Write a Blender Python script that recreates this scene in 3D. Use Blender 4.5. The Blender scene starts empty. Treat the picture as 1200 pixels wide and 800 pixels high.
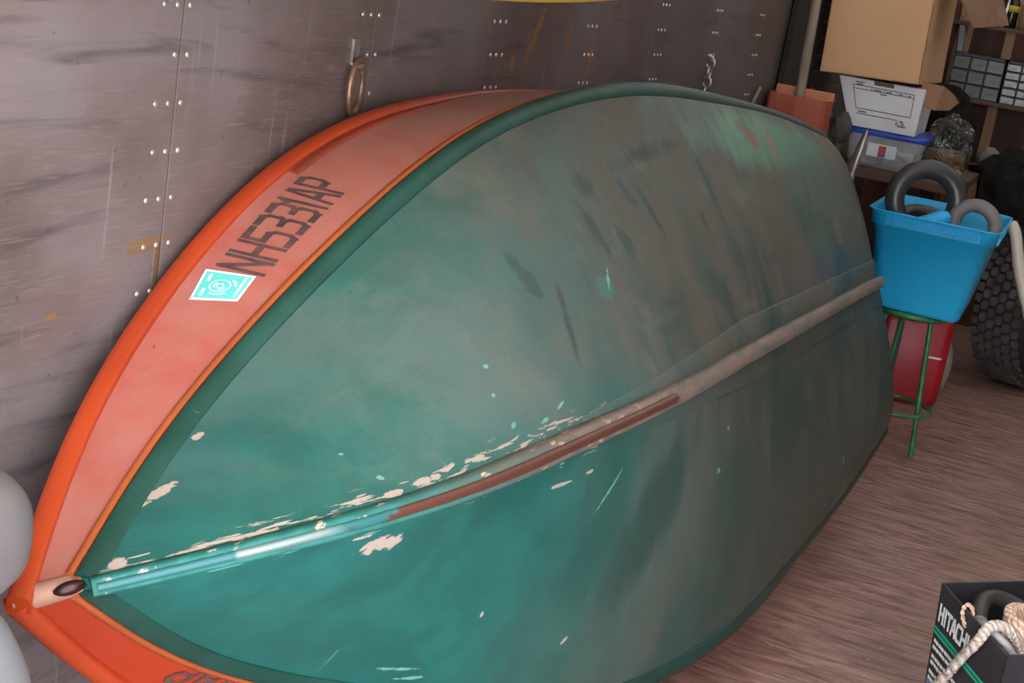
import bpy, bmesh, math, random
import numpy as np
from mathutils import Vector, Matrix, noise as mnoise
random.seed(7)
C = bpy.context.scene.collection
PI = math.pi

# ------------------------------------------------------------------ materials
def lin(c):
    return tuple((x / 12.92 if x <= .04045 else ((x + .055) / 1.055) ** 2.4) for x in [v / 255 for v in c]) + (1.0,)

class NT:
    def __init__(s, name):
        s.m = bpy.data.materials.new(name); s.m.use_nodes = True
        s.t = s.m.node_tree; s.b = s.t.nodes['Principled BSDF']
    def n(s, typ, **kw):
        x = s.t.nodes.new(typ)
        for k, v in kw.items():
            if k.startswith('i_'):
                key = k[2:]
                x.inputs[int(key) if key.isdigit() else key.replace('_', ' ')].default_value = v
            else: setattr(x, k, v)
        return x
    def l(s, a, b): s.t.links.new(a, b)
    def val(s, v):
        x = s.n('ShaderNodeValue'); x.outputs[0].default_value = v; return x.outputs[0]
    def math(s, op, a, b=None, c=None, clamp=False):
        x = s.n('ShaderNodeMath', operation=op, use_clamp=clamp)
        for i, v in enumerate((a, b, c)):
            if v is None: continue
            if isinstance(v, (int, float)): x.inputs[i].default_value = v
            else: s.l(v, x.inputs[i])
        return x.outputs[0]
    def mix(s, f, a, b):
        x = s.n('ShaderNodeMix', data_type='RGBA')
        for sock, v in ((x.inputs[0], f), (x.inputs[6], a), (x.inputs[7], b)):
            if isinstance(v, (int, float)): sock.default_value = v
            elif isinstance(v, tuple): sock.default_value = v
            else: s.l(v, sock)
        return x.outputs[2]
    def ramp(s, f, lo, hi):
        x = s.n('ShaderNodeMapRange', interpolation_type='SMOOTHSTEP')
        s.l(f, x.inputs[0]); x.inputs[1].default_value = lo; x.inputs[2].default_value = hi
        return x.outputs[0]
    def coord(s, kind='Object', scale=(1, 1, 1), loc=(0, 0, 0), rot=(0, 0, 0)):
        tc = s.n('ShaderNodeTexCoord'); mp = s.n('ShaderNodeMapping')
        mp.inputs['Scale'].default_value = scale; mp.inputs['Location'].default_value = loc; mp.inputs['Rotation'].default_value = rot
        s.l(tc.outputs[kind], mp.inputs[0]); return mp.outputs[0]
    def noise(s, v, scale=5, detail=5, rough=.55, dist=0):
        x = s.n('ShaderNodeTexNoise'); s.l(v, x.inputs['Vector'])
        x.inputs['Scale'].default_value = scale; x.inputs['Detail'].default_value = detail
        x.inputs['Roughness'].default_value = rough; x.inputs['Distortion'].default_value = dist
        return x.outputs[0]
    def out(s, col, rough=.5, metal=0., bump=None, bstr=.2, bdist=.01):
        for sock, v in ((s.b.inputs['Base Color'], col), (s.b.inputs['Roughness'], rough), (s.b.inputs['Metallic'], metal)):
            if isinstance(v, (int, float, tuple)): sock.default_value = v
            else: s.l(v, sock)
        if bump is not None:
            x = s.n('ShaderNodeBump'); x.inputs['Strength'].default_value = bstr; x.inputs['Distance'].default_value = bdist
            s.l(bump, x.inputs['Height']); s.l(x.outputs[0], s.b.inputs['Normal'])
        return s.m

def simple(name, a, b=None, rough=.5, metal=0., scale=8., stretch=(1, 1, 1), lo=.35, hi=.65, bstr=0., spec=None, coord='Object'):
    t = NT(name); v = t.coord(coord, stretch); f = t.noise(v, scale)
    col = t.mix(t.ramp(f, lo, hi), lin(a), lin(b or tuple(int(x * .85) for x in a)))
    if spec is not None: t.b.inputs['Specular IOR Level'].default_value = spec
    return t.out(col, rough, metal, f if bstr else None, bstr)

# ------------------------------------------------------------------ mesh builder
class MB:
    def __init__(s, M=None): s.v = []; s.f = []; s.mi = []; s.M = M or Matrix(); s.uv = None; s.sm = []
    def add(s, vs, fs, mi=0, smooth=False):
        b = len(s.v)
        s.v += [s.M @ Vector(tuple(float(c) for c in v)) for v in vs]
        s.f += [tuple(b + i for i in f) for f in fs]; s.mi += [mi] * len(fs); s.sm += [smooth] * len(fs)
        return s
    def box(s, lo, hi, mi=0):
        x0, y0, z0 = lo; x1, y1, z1 = hi
        return s.add([(x0, y0, z0), (x1, y0, z0), (x1, y1, z0), (x0, y1, z0), (x0, y0, z1), (x1, y0, z1), (x1, y1, z1), (x0, y1, z1)],
                     [(0, 3, 2, 1), (4, 5, 6, 7), (0, 1, 5, 4), (1, 2, 6, 5), (2, 3, 7, 6), (3, 0, 4, 7)], mi)
    def hexa(s, p, mi=0):     # 8 points: bottom ring, top ring
        return s.add(p, [(0, 3, 2, 1), (4, 5, 6, 7), (0, 1, 5, 4), (1, 2, 6, 5), (2, 3, 7, 6), (3, 0, 4, 7)], mi)
    def tube(s, pts, r, seg=12, closed=False, mi=0, caps=True, smooth=True):
        pts = [Vector(p) for p in pts]; n = len(pts)
        rs = r if isinstance(r, (list, tuple)) else [r] * n
        vs = []; up = None
        for i, p in enumerate(pts):
            if closed: t = (pts[(i + 1) % n] - pts[i - 1])
            else: t = pts[min(i + 1, n - 1)] - pts[max(i - 1, 0)]
            t.normalize()
            if up is None: up = t.orthogonal().normalized()
            up = (up - t * up.dot(t)); up = up.normalized() if up.length > 1e-6 else t.orthogonal().normalized()
            w = t.cross(up)
            for k in range(seg):
                a = 2 * PI * k / seg
                vs.append(p + (up * math.cos(a) + w * math.sin(a)) * rs[i])
        fs = []
        for i in range(n if closed else n - 1):
            j = (i + 1) % n
            for k in range(seg):
                l = (k + 1) % seg
                fs.append((i * seg + k, i * seg + l, j * seg + l, j * seg + k))
        s.add(vs, fs, mi, smooth)
        if caps and not closed:
            s.add(vs[:seg], [tuple(range(seg))[::-1]], mi); s.add(vs[-seg:], [tuple(range(seg))], mi)
        return s
    def torus(s, c, R, r, axis=(0, 0, 1), seg=40, ts=14, mi=0, a0=0, a1=None):
        ax = Vector(axis).normalized(); u = ax.orthogonal().normalized(); w = ax.cross(u); c = Vector(c)
        return s.tube([c + (u * math.cos(2 * PI * i / seg) + w * math.sin(2 * PI * i / seg)) * R for i in range(seg)], r, ts, True, mi)
    def lathe(s, prof, c=(0, 0, 0), axis=(0, 0, 1), seg=32, mi=0, smooth=True):
        ax = Vector(axis).normalized(); u = ax.orthogonal().normalized(); w = ax.cross(u); c = Vector(c); vs = []; fs = []
        for r, h in prof:
            for k in range(seg):
                a = 2 * PI * k / seg; vs.append(c + ax * h + (u * math.cos(a) + w * math.sin(a)) * r)
        for i in range(len(prof) - 1):
            for k in range(seg):
                l = (k + 1) % seg; fs.append((i * seg + k, i * seg + l, (i + 1) * seg + l, (i + 1) * seg + k))
        return s.add(vs, fs, mi, smooth)
    def grid(s, rows, mi=0, smooth=True, closed=False):
        R = len(rows); Q = len(rows[0]); vs = [p for r in rows for p in r]; fs = []
        for i in range(R - 1):
            for k in range(Q if closed else Q - 1):
                l = (k + 1) % Q; fs.append((i * Q + k, i * Q + l, (i + 1) * Q + l, (i + 1) * Q + k))
        return s.add(vs, fs, mi, smooth)
    def build(s, name, mats, parent=None, bevel=0, bseg=2, solid=0, soff=-1, uv=None, subsurf=0, recalc=True):
        off = Vector(parent.location) if parent else Vector((0, 0, 0))
        q_ = parent.parent if parent else None
        while q_: off = off + Vector(q_.location); q_ = q_.parent
        me = bpy.data.meshes.new(name)
        me.from_pydata([v - off for v in s.v], [], s.f)
        for m in (mats if isinstance(mats, (list, tuple)) else [mats]): me.materials.append(m)
        me.polygons.foreach_set('material_index', s.mi); me.polygons.foreach_set('use_smooth', s.sm)
        if uv is not None:
            L = me.uv_layers.new(name='UVMap')
            for lp in me.loops: L.data[lp.index].uv = uv[lp.vertex_index]
        if recalc:
            bm = bmesh.new(); bm.from_mesh(me); bmesh.ops.recalc_face_normals(bm, faces=bm.faces); bm.to_mesh(me); bm.free()
        me.update()
        o = bpy.data.objects.new(name, me); C.objects.link(o)
        if parent: o.parent = parent
        if solid:
            md = o.modifiers.new('thickness', 'SOLIDIFY'); md.thickness = solid; md.offset = soff
        if bevel:
            md = o.modifiers.new('bevel', 'BEVEL'); md.width = bevel; md.segments = bseg; md.limit_method = 'ANGLE'; md.angle_limit = math.radians(40)
        if subsurf:
            md = o.modifiers.new('sub', 'SUBSURF'); md.levels = subsurf; md.render_levels = subsurf
        return o

def thing(name, label, cat, loc=(0, 0, 0), group=None):
    o = bpy.data.objects.new(name, None); C.objects.link(o); o.location = loc; o.empty_display_size = .1
    return tag(o, label, cat, group)
def tag(o, label, cat, group=None):
    o['label'] = label; o['category'] = cat
    if group: o['group'] = group
    return o
def struct(o): o['kind'] = 'structure'; return o
def frame_M(loc, rz=0, rx=0, ry=0):
    return Matrix.Translation(loc) @ Matrix.Rotation(rz, 4, 'Z') @ Matrix.Rotation(ry, 4, 'Y') @ Matrix.Rotation(rx, 4, 'X')

# block letter strokes on a 4 x 6 grid
FONT = {'N': [(0, 0, 0, 6), (0, 6, 4, 0), (4, 0, 4, 6)], 'H': [(0, 0, 0, 6), (4, 0, 4, 6), (0, 3, 4, 3)],
        '5': [(4, 6, 0, 6), (0, 6, 0, 3.4), (0, 3.4, 3.2, 3.4), (3.2, 3.4, 4, 2.6), (4, 2.6, 4, .8), (4, .8, 3.2, 0), (3.2, 0, 0, 0)],
        '3': [(0, 6, 3.2, 6), (3.2, 6, 4, 5.2), (4, 5.2, 4, 3.8), (4, 3.8, 3.2, 3.1), (3.2, 3.1, 1.2, 3.1), (3.2, 3.1, 4, 2.4), (4, 2.4, 4, .8), (4, .8, 3.2, 0), (3.2, 0, 0, 0)],
        '1': [(2, 0, 2, 6), (2, 6, 1, 5)], 'I': [(2, 0, 2, 6)], 'A': [(0, 0, 1.6, 6), (1.6, 6, 2.4, 6), (2.4, 6, 4, 0), (.7, 2, 3.3, 2)],
        'P': [(0, 0, 0, 6), (0, 6, 3.2, 6), (3.2, 6, 4, 5.2), (4, 5.2, 4, 3.6), (4, 3.6, 3.2, 2.8), (3.2, 2.8, 0, 2.8)],
        'T': [(2, 0, 2, 6), (0, 6, 4, 6)], 'C': [(4, 6, .8, 6), (.8, 6, 0, 5.2), (0, 5.2, 0, .8), (0, .8, .8, 0), (.8, 0, 4, 0)]}
def strokes(text, sw=.75, gap=1.6, narrow=None):
    """quads (x,y)x4 in em units, height 6, returns quads and total width"""
    q = []; x = 0
    for ch in text:
        w = 4 if ch not in '1I' else 1.6; ox = x - (0 if ch not in '1I' else 1.2)
        for a, b, c, d in FONT[ch]:
            dx, dy = c - a, d - b; L = math.hypot(dx, dy) or 1; ux, uy = dx / L, dy / L; h = sw / 2
            A = (ox + a - ux * h, b - uy * h); B = (ox + c + ux * h, d + uy * h)
            q.append([(A[0] - uy * h, A[1] + ux * h), (A[0] + uy * h, A[1] - ux * h), (B[0] + uy * h, B[1] - ux * h), (B[0] - uy * h, B[1] + ux * h)])
        x += w + gap
    return q, x - gap

# ------------------------------------------------------------------ camera
cam = bpy.data.objects.new('camera', bpy.data.cameras.new('camera')); C.objects.link(cam)
F, YAW, PITCH, ROLL = 1706.4, .3656, .2591, .1653
fw = Vector((-math.sin(YAW) * math.cos(PITCH), math.cos(YAW) * math.cos(PITCH), -math.sin(PITCH)))
r0 = Vector((math.cos(YAW), math.sin(YAW), 0)); u0 = r0.cross(fw)
rr = r0 * math.cos(ROLL) + u0 * math.sin(ROLL); uu = -r0 * math.sin(ROLL) + u0 * math.cos(ROLL)
cam.matrix_world = Matrix(((rr.x, uu.x, -fw.x, 0), (rr.y, uu.y, -fw.y, 0), (rr.z, uu.z, -fw.z, 1.35), (0, 0, 0, 1)))
cam.data.sensor_width = 36; cam.data.lens = F * 36 / 1200; cam.data.clip_start = .05
bpy.context.scene.camera = cam
WX = -1.063; SEAM0, SEAMS = 3.0789 * .4833, .4833       # wall plane, first seam, spacing
EY = 7.05                                                # end wall

# ------------------------------------------------------------------ setting
def wall_material():
    t = NT('weathered_plywood_wall')
    v = t.coord('Object', (1, .55, 5.5)); v2 = t.coord('Object', (1, 1, 1)); v3 = t.coord('Object', (1, 9, .45)); v4 = t.coord('Object', (1, 1.2, 22))
    big = t.noise(v2, 1.8, 4); streak = t.noise(v, 5.5, 7, .6, .6); fine = t.noise(v4, 14, 6, .7)
    col = t.mix(t.ramp(big, .35, .68), lin((104, 88, 85)), lin((142, 130, 134)))
    col = t.mix(t.math('MULTIPLY', t.ramp(streak, .52, .72), .65), col, lin((66, 58, 66)))
    col = t.mix(t.math('MULTIPLY', t.ramp(fine, .5, .75), .6), col, lin((150, 136, 136)))
    vert = t.noise(v3, 9, 3, .5)
    col = t.mix(t.math('MULTIPLY', t.ramp(vert, .64, .74), .4), col, lin((170, 160, 158)))
    speck = t.noise(v2, 46, 2, .5)
    col = t.mix(t.math('MULTIPLY', t.ramp(speck, .70, .76), .4), col, lin((45, 38, 44)))
    s2 = t.noise(t.coord('Object', (1, 30, 9), (3, 1, 2)), 1.6, 2, .5)
    col = t.mix(t.math('MULTIPLY', t.ramp(s2, .74, .8), .45), col, lin((190, 182, 180)))
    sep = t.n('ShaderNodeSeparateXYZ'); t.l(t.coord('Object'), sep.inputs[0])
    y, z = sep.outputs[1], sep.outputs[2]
    col = t.mix(t.math('MULTIPLY', t.ramp(t.math('ADD', y, t.math('MULTIPLY', big, 1.5)), 1.9, 4.6), .62), col, lin((52, 42, 38)))    # dimming painted into the wall colour, deeper away from the open end
    # brown resin drips and stains: (y, z, half width, half height, lean)
    wob = t.math('MULTIPLY', t.math('SUBTRACT', t.noise(v2, 60, 4, .65), .5), 2.6)
    for cy, cz, a, b, k, tone in DRIPS:
        dy = t.math('SUBTRACT', t.math('SUBTRACT', y, cy), t.math('MULTIPLY', t.math('SUBTRACT', z, cz), k))
        e = t.math('ADD', t.math('POWER', t.math('ABSOLUTE', t.math('DIVIDE', dy, a)), 2.), t.math('POWER', t.math('ABSOLUTE', t.math('DIVIDE', t.math('SUBTRACT', z, cz), b)), 2.))
        m = t.math('SUBTRACT', 1.0, t.ramp(t.math('ADD', e, wob), .75, 1.1))
        col = t.mix(t.math('MULTIPLY', m, .9), col, lin(tone))
    # panel joints: dark groove line with a highlight painted along one side
    ph = t.math('FRACT', t.math('ADD', t.math('DIVIDE', t.math('SUBTRACT', y, SEAM0 + .0129), SEAMS), 10.5))
    dd = t.math('MULTIPLY', t.math('SUBTRACT', ph, .5), SEAMS)
    line = t.math('LESS_THAN', t.math('ABSOLUTE', dd), .0011)
    hilite = t.math('LESS_THAN', t.math('ABSOLUTE', t.math('SUBTRACT', dd, .0021)), .0011)
    col = t.mix(t.math('MULTIPLY', line, .75), col, lin((58, 46, 44)))
    col = t.mix(t.math('MULTIPLY', hilite, .5), col, lin((165, 150, 145)))
    hgt = t.math('SUBTRACT', t.math('MULTIPLY', fine, .4), t.math('MULTIPLY', line, 1.0))
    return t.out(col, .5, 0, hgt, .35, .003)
DRIPS = [(2.63, 1.20, .014, .055, .6, (140, 94, 46)), (2.81, 1.205, .012, .032, .3, (134, 90, 46)), (2.80, 1.26, .006, .05, .3, (128, 88, 46)), (2.538, 1.151, .012, .016, 0, (146, 98, 52)),
         (2.955, 1.146, .009, .034, .2, (138, 94, 48)), (2.40, 1.235, .004, .05, .1, (134, 94, 54)), (3.03, 1.24, .004, .05, .1, (126, 88, 50)),
         (1.475, .935, .045, .004, .2, (138, 104, 66)), (1.462, .925, .03, .005, 0, (134, 102, 66)), (1.497, .905, .006, .03, 0, (120, 90, 60)), (1.305, .865, .010, .005, 0, (140, 104, 64)), (1.20, .80, .012, .005, 0, (134, 100, 64))]

M_rivet = simple('rivet_steel', (225, 222, 218), (190, 186, 182), .3, .6)
def build_wall():
    w = MB(); w.box((WX - .05, .45, -.01), (WX, EY + .05, 2.25))
    # rivets: rows of three beside every joint
    for k in range(-3, 12):
        for j in range(-6, 12):
            z = 1.35 - .2601 * .4833 - j * .0594 + .0
            for q in (-1, 0, 1):
                if (k, j, q) in ((0, 1, -1), (1, 1, -1), (1, 2, -1)): continue
                y = SEAM0 + k * SEAMS + q * .0255 + (0.004 if (j % 2) else 0)
                w.lathe([(.0038, 0), (.0034, .0010), (.002, .0018), (.0, .0021)], (WX, y, z), (1, 0, 0), 8, 1)
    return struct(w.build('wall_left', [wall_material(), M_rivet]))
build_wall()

def floor_material():
    t = NT('worn_plywood_floor')
    v = t.coord('Object', (2.0, 13, 1), rot=(0, 0, -.12)); v2 = t.coord('Object', (1, 1, 1)); v3 = t.coord('Object', (3, 42, 1), rot=(0, 0, -.12))
    big = t.noise(v2, 2.2, 5); g = t.noise(v, 3.2, 8, .68, .9); f = t.noise(v3, 3.5, 5, .7, .4)
    col = t.mix(t.ramp(g, .34, .66), lin((118, 82, 72)), lin((176, 140, 130)))
    col = t.mix(t.math('MULTIPLY', t.ramp(f, .5, .74), .55), col, lin((74, 50, 44)))
    col = t.mix(t.math('MULTIPLY', t.ramp(big, .55, .75), .4), col, lin((92, 70, 66)))
    w = t.noise(t.coord('Object', (6, 60, 1), (4, 2, 0), (0, 0, -.12)), 2.2, 4, .6, .5)
    col = t.mix(t.math('MULTIPLY', t.ramp(w, .6, .8), .45), col, lin((182, 152, 144)))
    d = t.noise(v2, 60, 1); col = t.mix(t.math('MULTIPLY', t.ramp(d, .74, .78), .6), col, lin((188, 170, 160)))
    return t.out(col, .48, 0, g, .25, .004)
struct(MB().box((WX - .05, .45, -.06), (1.4, EY + .05, 0)).build('floor', floor_material()))
M_end = simple('end_wall_plywood', (92, 52, 38), (62, 34, 26), .7, 0, 3, (3, 1, .5))
M_stud = simple('pale_wood', (176, 138, 104), (150, 112, 82), .7, 0, 6, (2, 2, .4))
struct(MB().box((WX - .05, EY, 0), (1.4, EY + .05, 2.25)).build('wall_end', M_end))
struct(MB().box((1.35, .45, 0), (1.4, EY + .05, 2.25)).build('wall_right', simple('right_wall_plywood', (112, 100, 90), (96, 84, 76), .7, 0, 3, (1, .5, 4))))
def roof_material():
    t = NT('translucent_roof_sheet'); o = t.t.nodes['Material Output']
    d = t.n('ShaderNodeBsdfDiffuse'); d.inputs[0].default_value = lin((200, 196, 186)); x = t.n('ShaderNodeBsdfTranslucent'); x.inputs[0].default_value = lin((236, 234, 226))
    m = t.n('ShaderNodeMixShader'); m.inputs[0].default_value = .16; t.l(d.outputs[0], m.inputs[1]); t.l(x.outputs[0], m.inputs[2]); t.l(m.outputs[0], o.inputs[0]); return t.m
struct(MB().add([(WX - .05, .45, 2.2), (1.4, .45, 2.2), (1.4, EY + .05, 2.2), (WX - .05, EY + .05, 2.2)], [(0, 1, 2, 3)]).build('ceiling', roof_material()))
for i, (px, w_) in enumerate(((-.765, .035), (-.565, .022), (-.12, .035))):
    st = MB().box((px - w_, EY - .03, 0), (px + w_, EY, 2.2)).build('trim_%d' % (i + 1), M_stud, bevel=.002); struct(st)

# ------------------------------------------------------------------ boat geometry
BT = {"pos": [-0.558, 1.063, 0.7751], "R": [[0.01749, -0.35362, -0.93522], [0.99892, 0.04653, 0.00108], [-0.04314, 0.93423, -0.35405]], "L": 2.9151, "uc0": 0.057, "rk": 0.009,
 "bc": [0.012, 0.1506, 0.3444, 0.4822, 0.5224, 0.5122, 0.484, 0.4147], "hc": [0.3078, 0.3367, 0.2238, 0.1627, 0.1064, 0.072, 0.0495, 0.0259],
 "bg": [0.012, 0.1824, 0.4137, 0.5324, 0.5743, 0.554, 0.5301, 0.4655], "hg": [0.3574, 0.4305, 0.3884, 0.3356, 0.3494, 0.3109, 0.2454, 0.2115],
 "hk": [0.2978, 0.1165, 0.0308, -0.0022, 0.0, 0.0005, 0.0032, 0.0],
 "bcp": [0.0034, -0.0123, 0.0029, -0.002, -0.0007, -0.0067, -0.0087, 0.0043], "hcp": [0.0007, -0.0094, -0.0021, 0.0021, 0.0093, 0.0018, 0.008, 0.0266],
 "bgp": [-0.0005, -0.0091, 0.0009, -0.0086, -0.025, -0.0128, 0.0003, 0.0006], "hgp": [-0.001, -0.006, -0.0099, -0.0059, -0.0036, -0.0006, 0.0001, 0.0001]}
TK = np.array([0, .08, .2, .35, .5, .65, .82, 1.])
def spl(ts):
    n = len(TK); h = np.diff(TK); M = np.zeros((n, n)); R = np.zeros((n, n)); M[0, 0] = M[-1, -1] = 1
    for i in range(1, n - 1):
        M[i, i - 1] = h[i - 1]; M[i, i] = 2 * (h[i - 1] + h[i]); M[i, i + 1] = h[i]
        R[i, i - 1] = 6 / h[i - 1]; R[i, i] = -6 / h[i - 1] - 6 / h[i]; R[i, i + 1] = 6 / h[i]
    S = np.linalg.solve(M, R); out = np.zeros((len(ts), n)); I = np.eye(n)
    for k, t in enumerate(ts):
        i = min(max(int(np.searchsorted(TK, t)) - 1, 0), n - 2); a = (TK[i + 1] - t) / h[i]; b = (t - TK[i]) / h[i]
        out[k] = a * I[i] + b * I[i + 1] + ((a ** 3 - a) * S[i] + (b ** 3 - b) * S[i + 1]) * h[i] ** 2 / 6
    return out
BR = np.array(BT['R']); BP = np.array(BT['pos'])
def boat_curves(ts):
    M = spl(ts); g = {k: M @ np.array(BT[k]) for k in ('bc', 'hc', 'bg', 'hg', 'hk', 'bcp', 'hcp', 'bgp', 'hgp')}
    uc = BT['uc0'] + ts * (BT['L'] - BT['uc0']); ug = ts * (BT['L'] + BT['rk'])
    w = lambda u, v, n: BP + np.stack([u, v, n], -1) @ BR.T
    return dict(u=uc, P=(w(uc, g['bc'] + g['bcp'], g['hc'] + g['hcp']), w(ug, g['bg'] + g['bgp'], g['hg'] + g['hgp'])),
                S=(w(uc, -g['bc'] + g['bcp'], g['hc'] - g['hcp']), w(ug, -g['bg'] + g['bgp'], g['hg'] - g['hgp'])), K=w(uc, 0 * uc, g['hk']))
TS = np.linspace(0, 1, 141) ** 1.35
CV = boat_curves(TS)
def unit(a): return a / (np.linalg.norm(a, axis=-1, keepdims=True) + 1e-12)
def tang(c): return unit(np.gradient(c, axis=0))
KT = tang(CV['K'])
DN = -BR[:, 2]                                  # the boat's own downward direction
KO = unit(DN - KT * (KT @ DN)[:, None])         # outward at the keel
SIDE = {}
for s in 'PS':
    Cc, G = CV[s]; K = CV['K']
    T = tang(Cc); bh = unit((K - Cc) - T * ((K - Cc) * T).sum(1, keepdims=True)); sh = unit((G - Cc) - T * ((G - Cc) * T).sum(1, keepdims=True))
    lat = BR[:, 1] * (1 if s == 'P' else -1)
    nb = unit(np.cross(T, bh)); nb *= np.sign((nb @ DN))[:, None]
    ns = unit(np.cross(T, sh)); ns *= np.sign((ns @ lat))[:, None]
    nb[0:3] = nb[3]; ns[0:3] = ns[3]; bh[0:2] = bh[2]; sh[0:2] = sh[2]
    aft = np.clip((CV['u'] - 1.2) / 1.2, 0, 1)[:, None]; aft = aft * aft * (3 - 2 * aft); Cc = Cc - nb * (.004 + .026 * aft) - ns * .003; G = G - ns * .010
    SIDE[s] = dict(aft=aft[:, 0], C=Cc, G=G, T=T, bh=bh, sh=sh, nb=nb, ns=ns)
NB = 22
def bottom_rows():
    rows = []; uvs = []
    for i in range(len(TS)):
        r = []; q = []
        for k in range(-NB, NB + 1):
            s = abs(k) / NB; S = SIDE['P' if k >= 0 else 'S']
            Cc = S['C'][i]; K = CV['K'][i]; w = np.linalg.norm(Cc - K)
            p = K * (1 - s) + Cc * s + S['nb'][i] * (.014 * math.sin(PI * s) * min(1, w / .3) + .026 * S['aft'][i] * (s - max(0, (s - .72) / .28) ** 2.2))
            r.append(p); q.append((float(CV['u'][i]), (1 if k >= 0 else -1) * s * w))
        rows.append(r); uvs += q
    return rows, uvs

def paint_material():
    t = NT('dusty_green_boat_paint')
    uvn = t.n('ShaderNodeUVMap'); uvn.uv_map = 'UVMap'
    sep = t.n('ShaderNodeSeparateXYZ'); t.l(uvn.outputs[0], sep.inputs[0]); u, v = sep.outputs[0], sep.outputs[1]
    def uvmap(scale, loc=(0, 0, 0), rot=0):
        mp = t.n('ShaderNodeMapping'); mp.inputs['Scale'].default_value = scale; mp.inputs['Location'].default_value = loc; mp.inputs['Rotation'].default_value = (0, 0, rot)
        t.l(uvn.outputs[0], mp.inputs[0]); return mp.outputs[0]
    base = uvmap((1, 1, 1))
    n1 = t.noise(base, 2.6, 7, .62, .35); n2 = t.noise(base, 9, 7, .68, .4); n3 = t.noise(uvmap((5, 1.0, 1)), 3.4, 6, .62, .7); n4 = t.noise(base, 34, 4, .6)
    n6 = t.noise(base, 17, 8, .78, .2)
    port = t.ramp(v, -.05, .12)
    us = t.math('SUBTRACT', u, t.math('MULTIPLY', t.math('SUBTRACT', 1., port), .28))
    du = t.ramp(us, .25, .95); far = t.ramp(us, .3, 1.35)
    col = t.mix(t.ramp(n2, .35, .7), lin((9, 88, 83)), lin((20, 104, 99)))
    col = t.mix(t.math('MULTIPLY', far, .8), col, lin((44, 60, 56)))              # paint dulled and scuffed aft
    # dust film: thicker towards the stern and on the upward half
    d1 = t.math('ADD', t.math('MULTIPLY', port, .46), t.math('MULTIPLY', du, .80))
    d1 = t.math('MULTIPLY', d1, t.math('ADD', .26, t.math('MULTIPLY', t.ramp(n1, .36, .60), .74)))
    d1 = t.math('MULTIPLY', d1, t.math('ADD', .60, t.math('MULTIPLY', n6, .8)))
    d1 = t.math('MULTIPLY', d1, t.math('SUBTRACT', 1., t.math('MULTIPLY', far, t.math('MULTIPLY', t.math('SUBTRACT', 1., t.ramp(n3, .34, .62)), .45))), clamp=True)
    dustc = t.mix(far, lin((102, 114, 109)), lin((84, 77, 69)))
    col = t.mix(t.math('MULTIPLY', d1, .95), col, dustc)
    # dark wiped smears running across the bottom
    sm = t.math('MULTIPLY', t.ramp(t.noise(uvmap((7, 1.6, 1), (3, 5, 0), .25), 2.6, 6, .65, .35), .56, .74), t.ramp(u, .5, .9))
    col = t.mix(t.math('MULTIPLY', sm, .45), col, lin((46, 60, 60)))
    sm2 = t.math('MULTIPLY', t.ramp(t.noise(uvmap((3.5, 6, 1), (9, 1, 0), .5), 2.2, 6, .66, .4), .58, .74), t.ramp(u, .2, .6))
    col = t.mix(t.math('MULTIPLY', sm2, .35), col, lin((48, 84, 78)))
    rub = t.math('MULTIPLY', t.ramp(t.noise(uvmap((1.6, 3, 1), (5, 2, 0), .4), 3.2, 7, .7, .5), .52, .75), port)
    col = t.mix(t.math('MULTIPLY', rub, .38), col, lin((118, 120, 112)))
    col = t.mix(t.math('MULTIPLY', t.ramp(t.noise(base, 130, 3, .7), .5, .8), .35), col, lin((60, 66, 62)))
    wob = t.math('MULTIPLY', t.math('SUBTRACT', n2, .5), 3.2); n5 = t.noise(base, 55, 5, .7, .6); wobM = t.math('ADD', t.math('MULTIPLY', t.math('SUBTRACT', t.noise(base, 24, 5, .65), .45), 5.0), t.math('MULTIPLY', t.math('SUBTRACT', n3, .5), 3.0)); wob4 = t.math('MULTIPLY', t.math('SUBTRACT', t.math('ADD', t.math('MULTIPLY', n2, .5), t.math('MULTIPLY', n3, .5)), .5), 9.0); wob2 = t.math('MULTIPLY', t.math('SUBTRACT', n5, .46), 5.5); wob3 = t.math('MULTIPLY', t.math('SUBTRACT', n3, .5), 2.6)
    def blob(cu, cv, a, b, ang, tone, amt=1., soft=.25, w=wob):
        du_ = t.math('SUBTRACT', u, cu); dv_ = t.math('SUBTRACT', v, cv); ca, sa = math.cos(ang), math.sin(ang)
        x = t.math('DIVIDE', t.math('ADD', t.math('MULTIPLY', du_, ca), t.math('MULTIPLY', dv_, sa)), a)
        y = t.math('DIVIDE', t.math('SUBTRACT', t.math('MULTIPLY', dv_, ca), t.math('MULTIPLY', du_, sa)), b)
        e = t.math('ADD', t.math('ADD', t.math('POWER', x, 2.), t.math('POWER', y, 2.)), w)
        m = t.math('SUBTRACT', 1., t.ramp(e, 1 - soft, 1 + soft))
        return t.mix(t.math('MULTIPLY', m, amt), col, lin(tone))
    # green, red and ochre scuffs on the upper quarter near the stern
    col = blob(2.20, .40, .52, .055, -.05, (78, 118, 98), .75, .7, wob3)
    col = blob(2.10, .41, .26, .07, 0, (84, 124, 104), .65, .9, wob4)
    col = blob(2.45, .25, .30, .16, 0, (70, 98, 88), .5, .9, wob4)
    col = blob(2.008, .408, .040, .026, 0, (124, 66, 58), .75, .8, wob4)
    col = blob(2.15, .405, .03, .05, .2, (132, 88, 66), .6, .9, wob4)
    col = blob(1.975, .44, .035, .012, 0, (96, 62, 58), .6, .9, wob4)
    col = blob(2.78, .40, .06, .07, 0, (112, 84, 72), .6, .9, wob4)
    col = blob(2.55, .17, .04, .04, 0, (122, 92, 78), .5, .9, wob4)
    col = blob(2.5, .09, .34, .04, 0, (56, 76, 94), .5, .9, wob3)
    col = blob(2.62, -.06, .22, .045, 0, (60, 84, 92), .45, .9, wob3)
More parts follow.
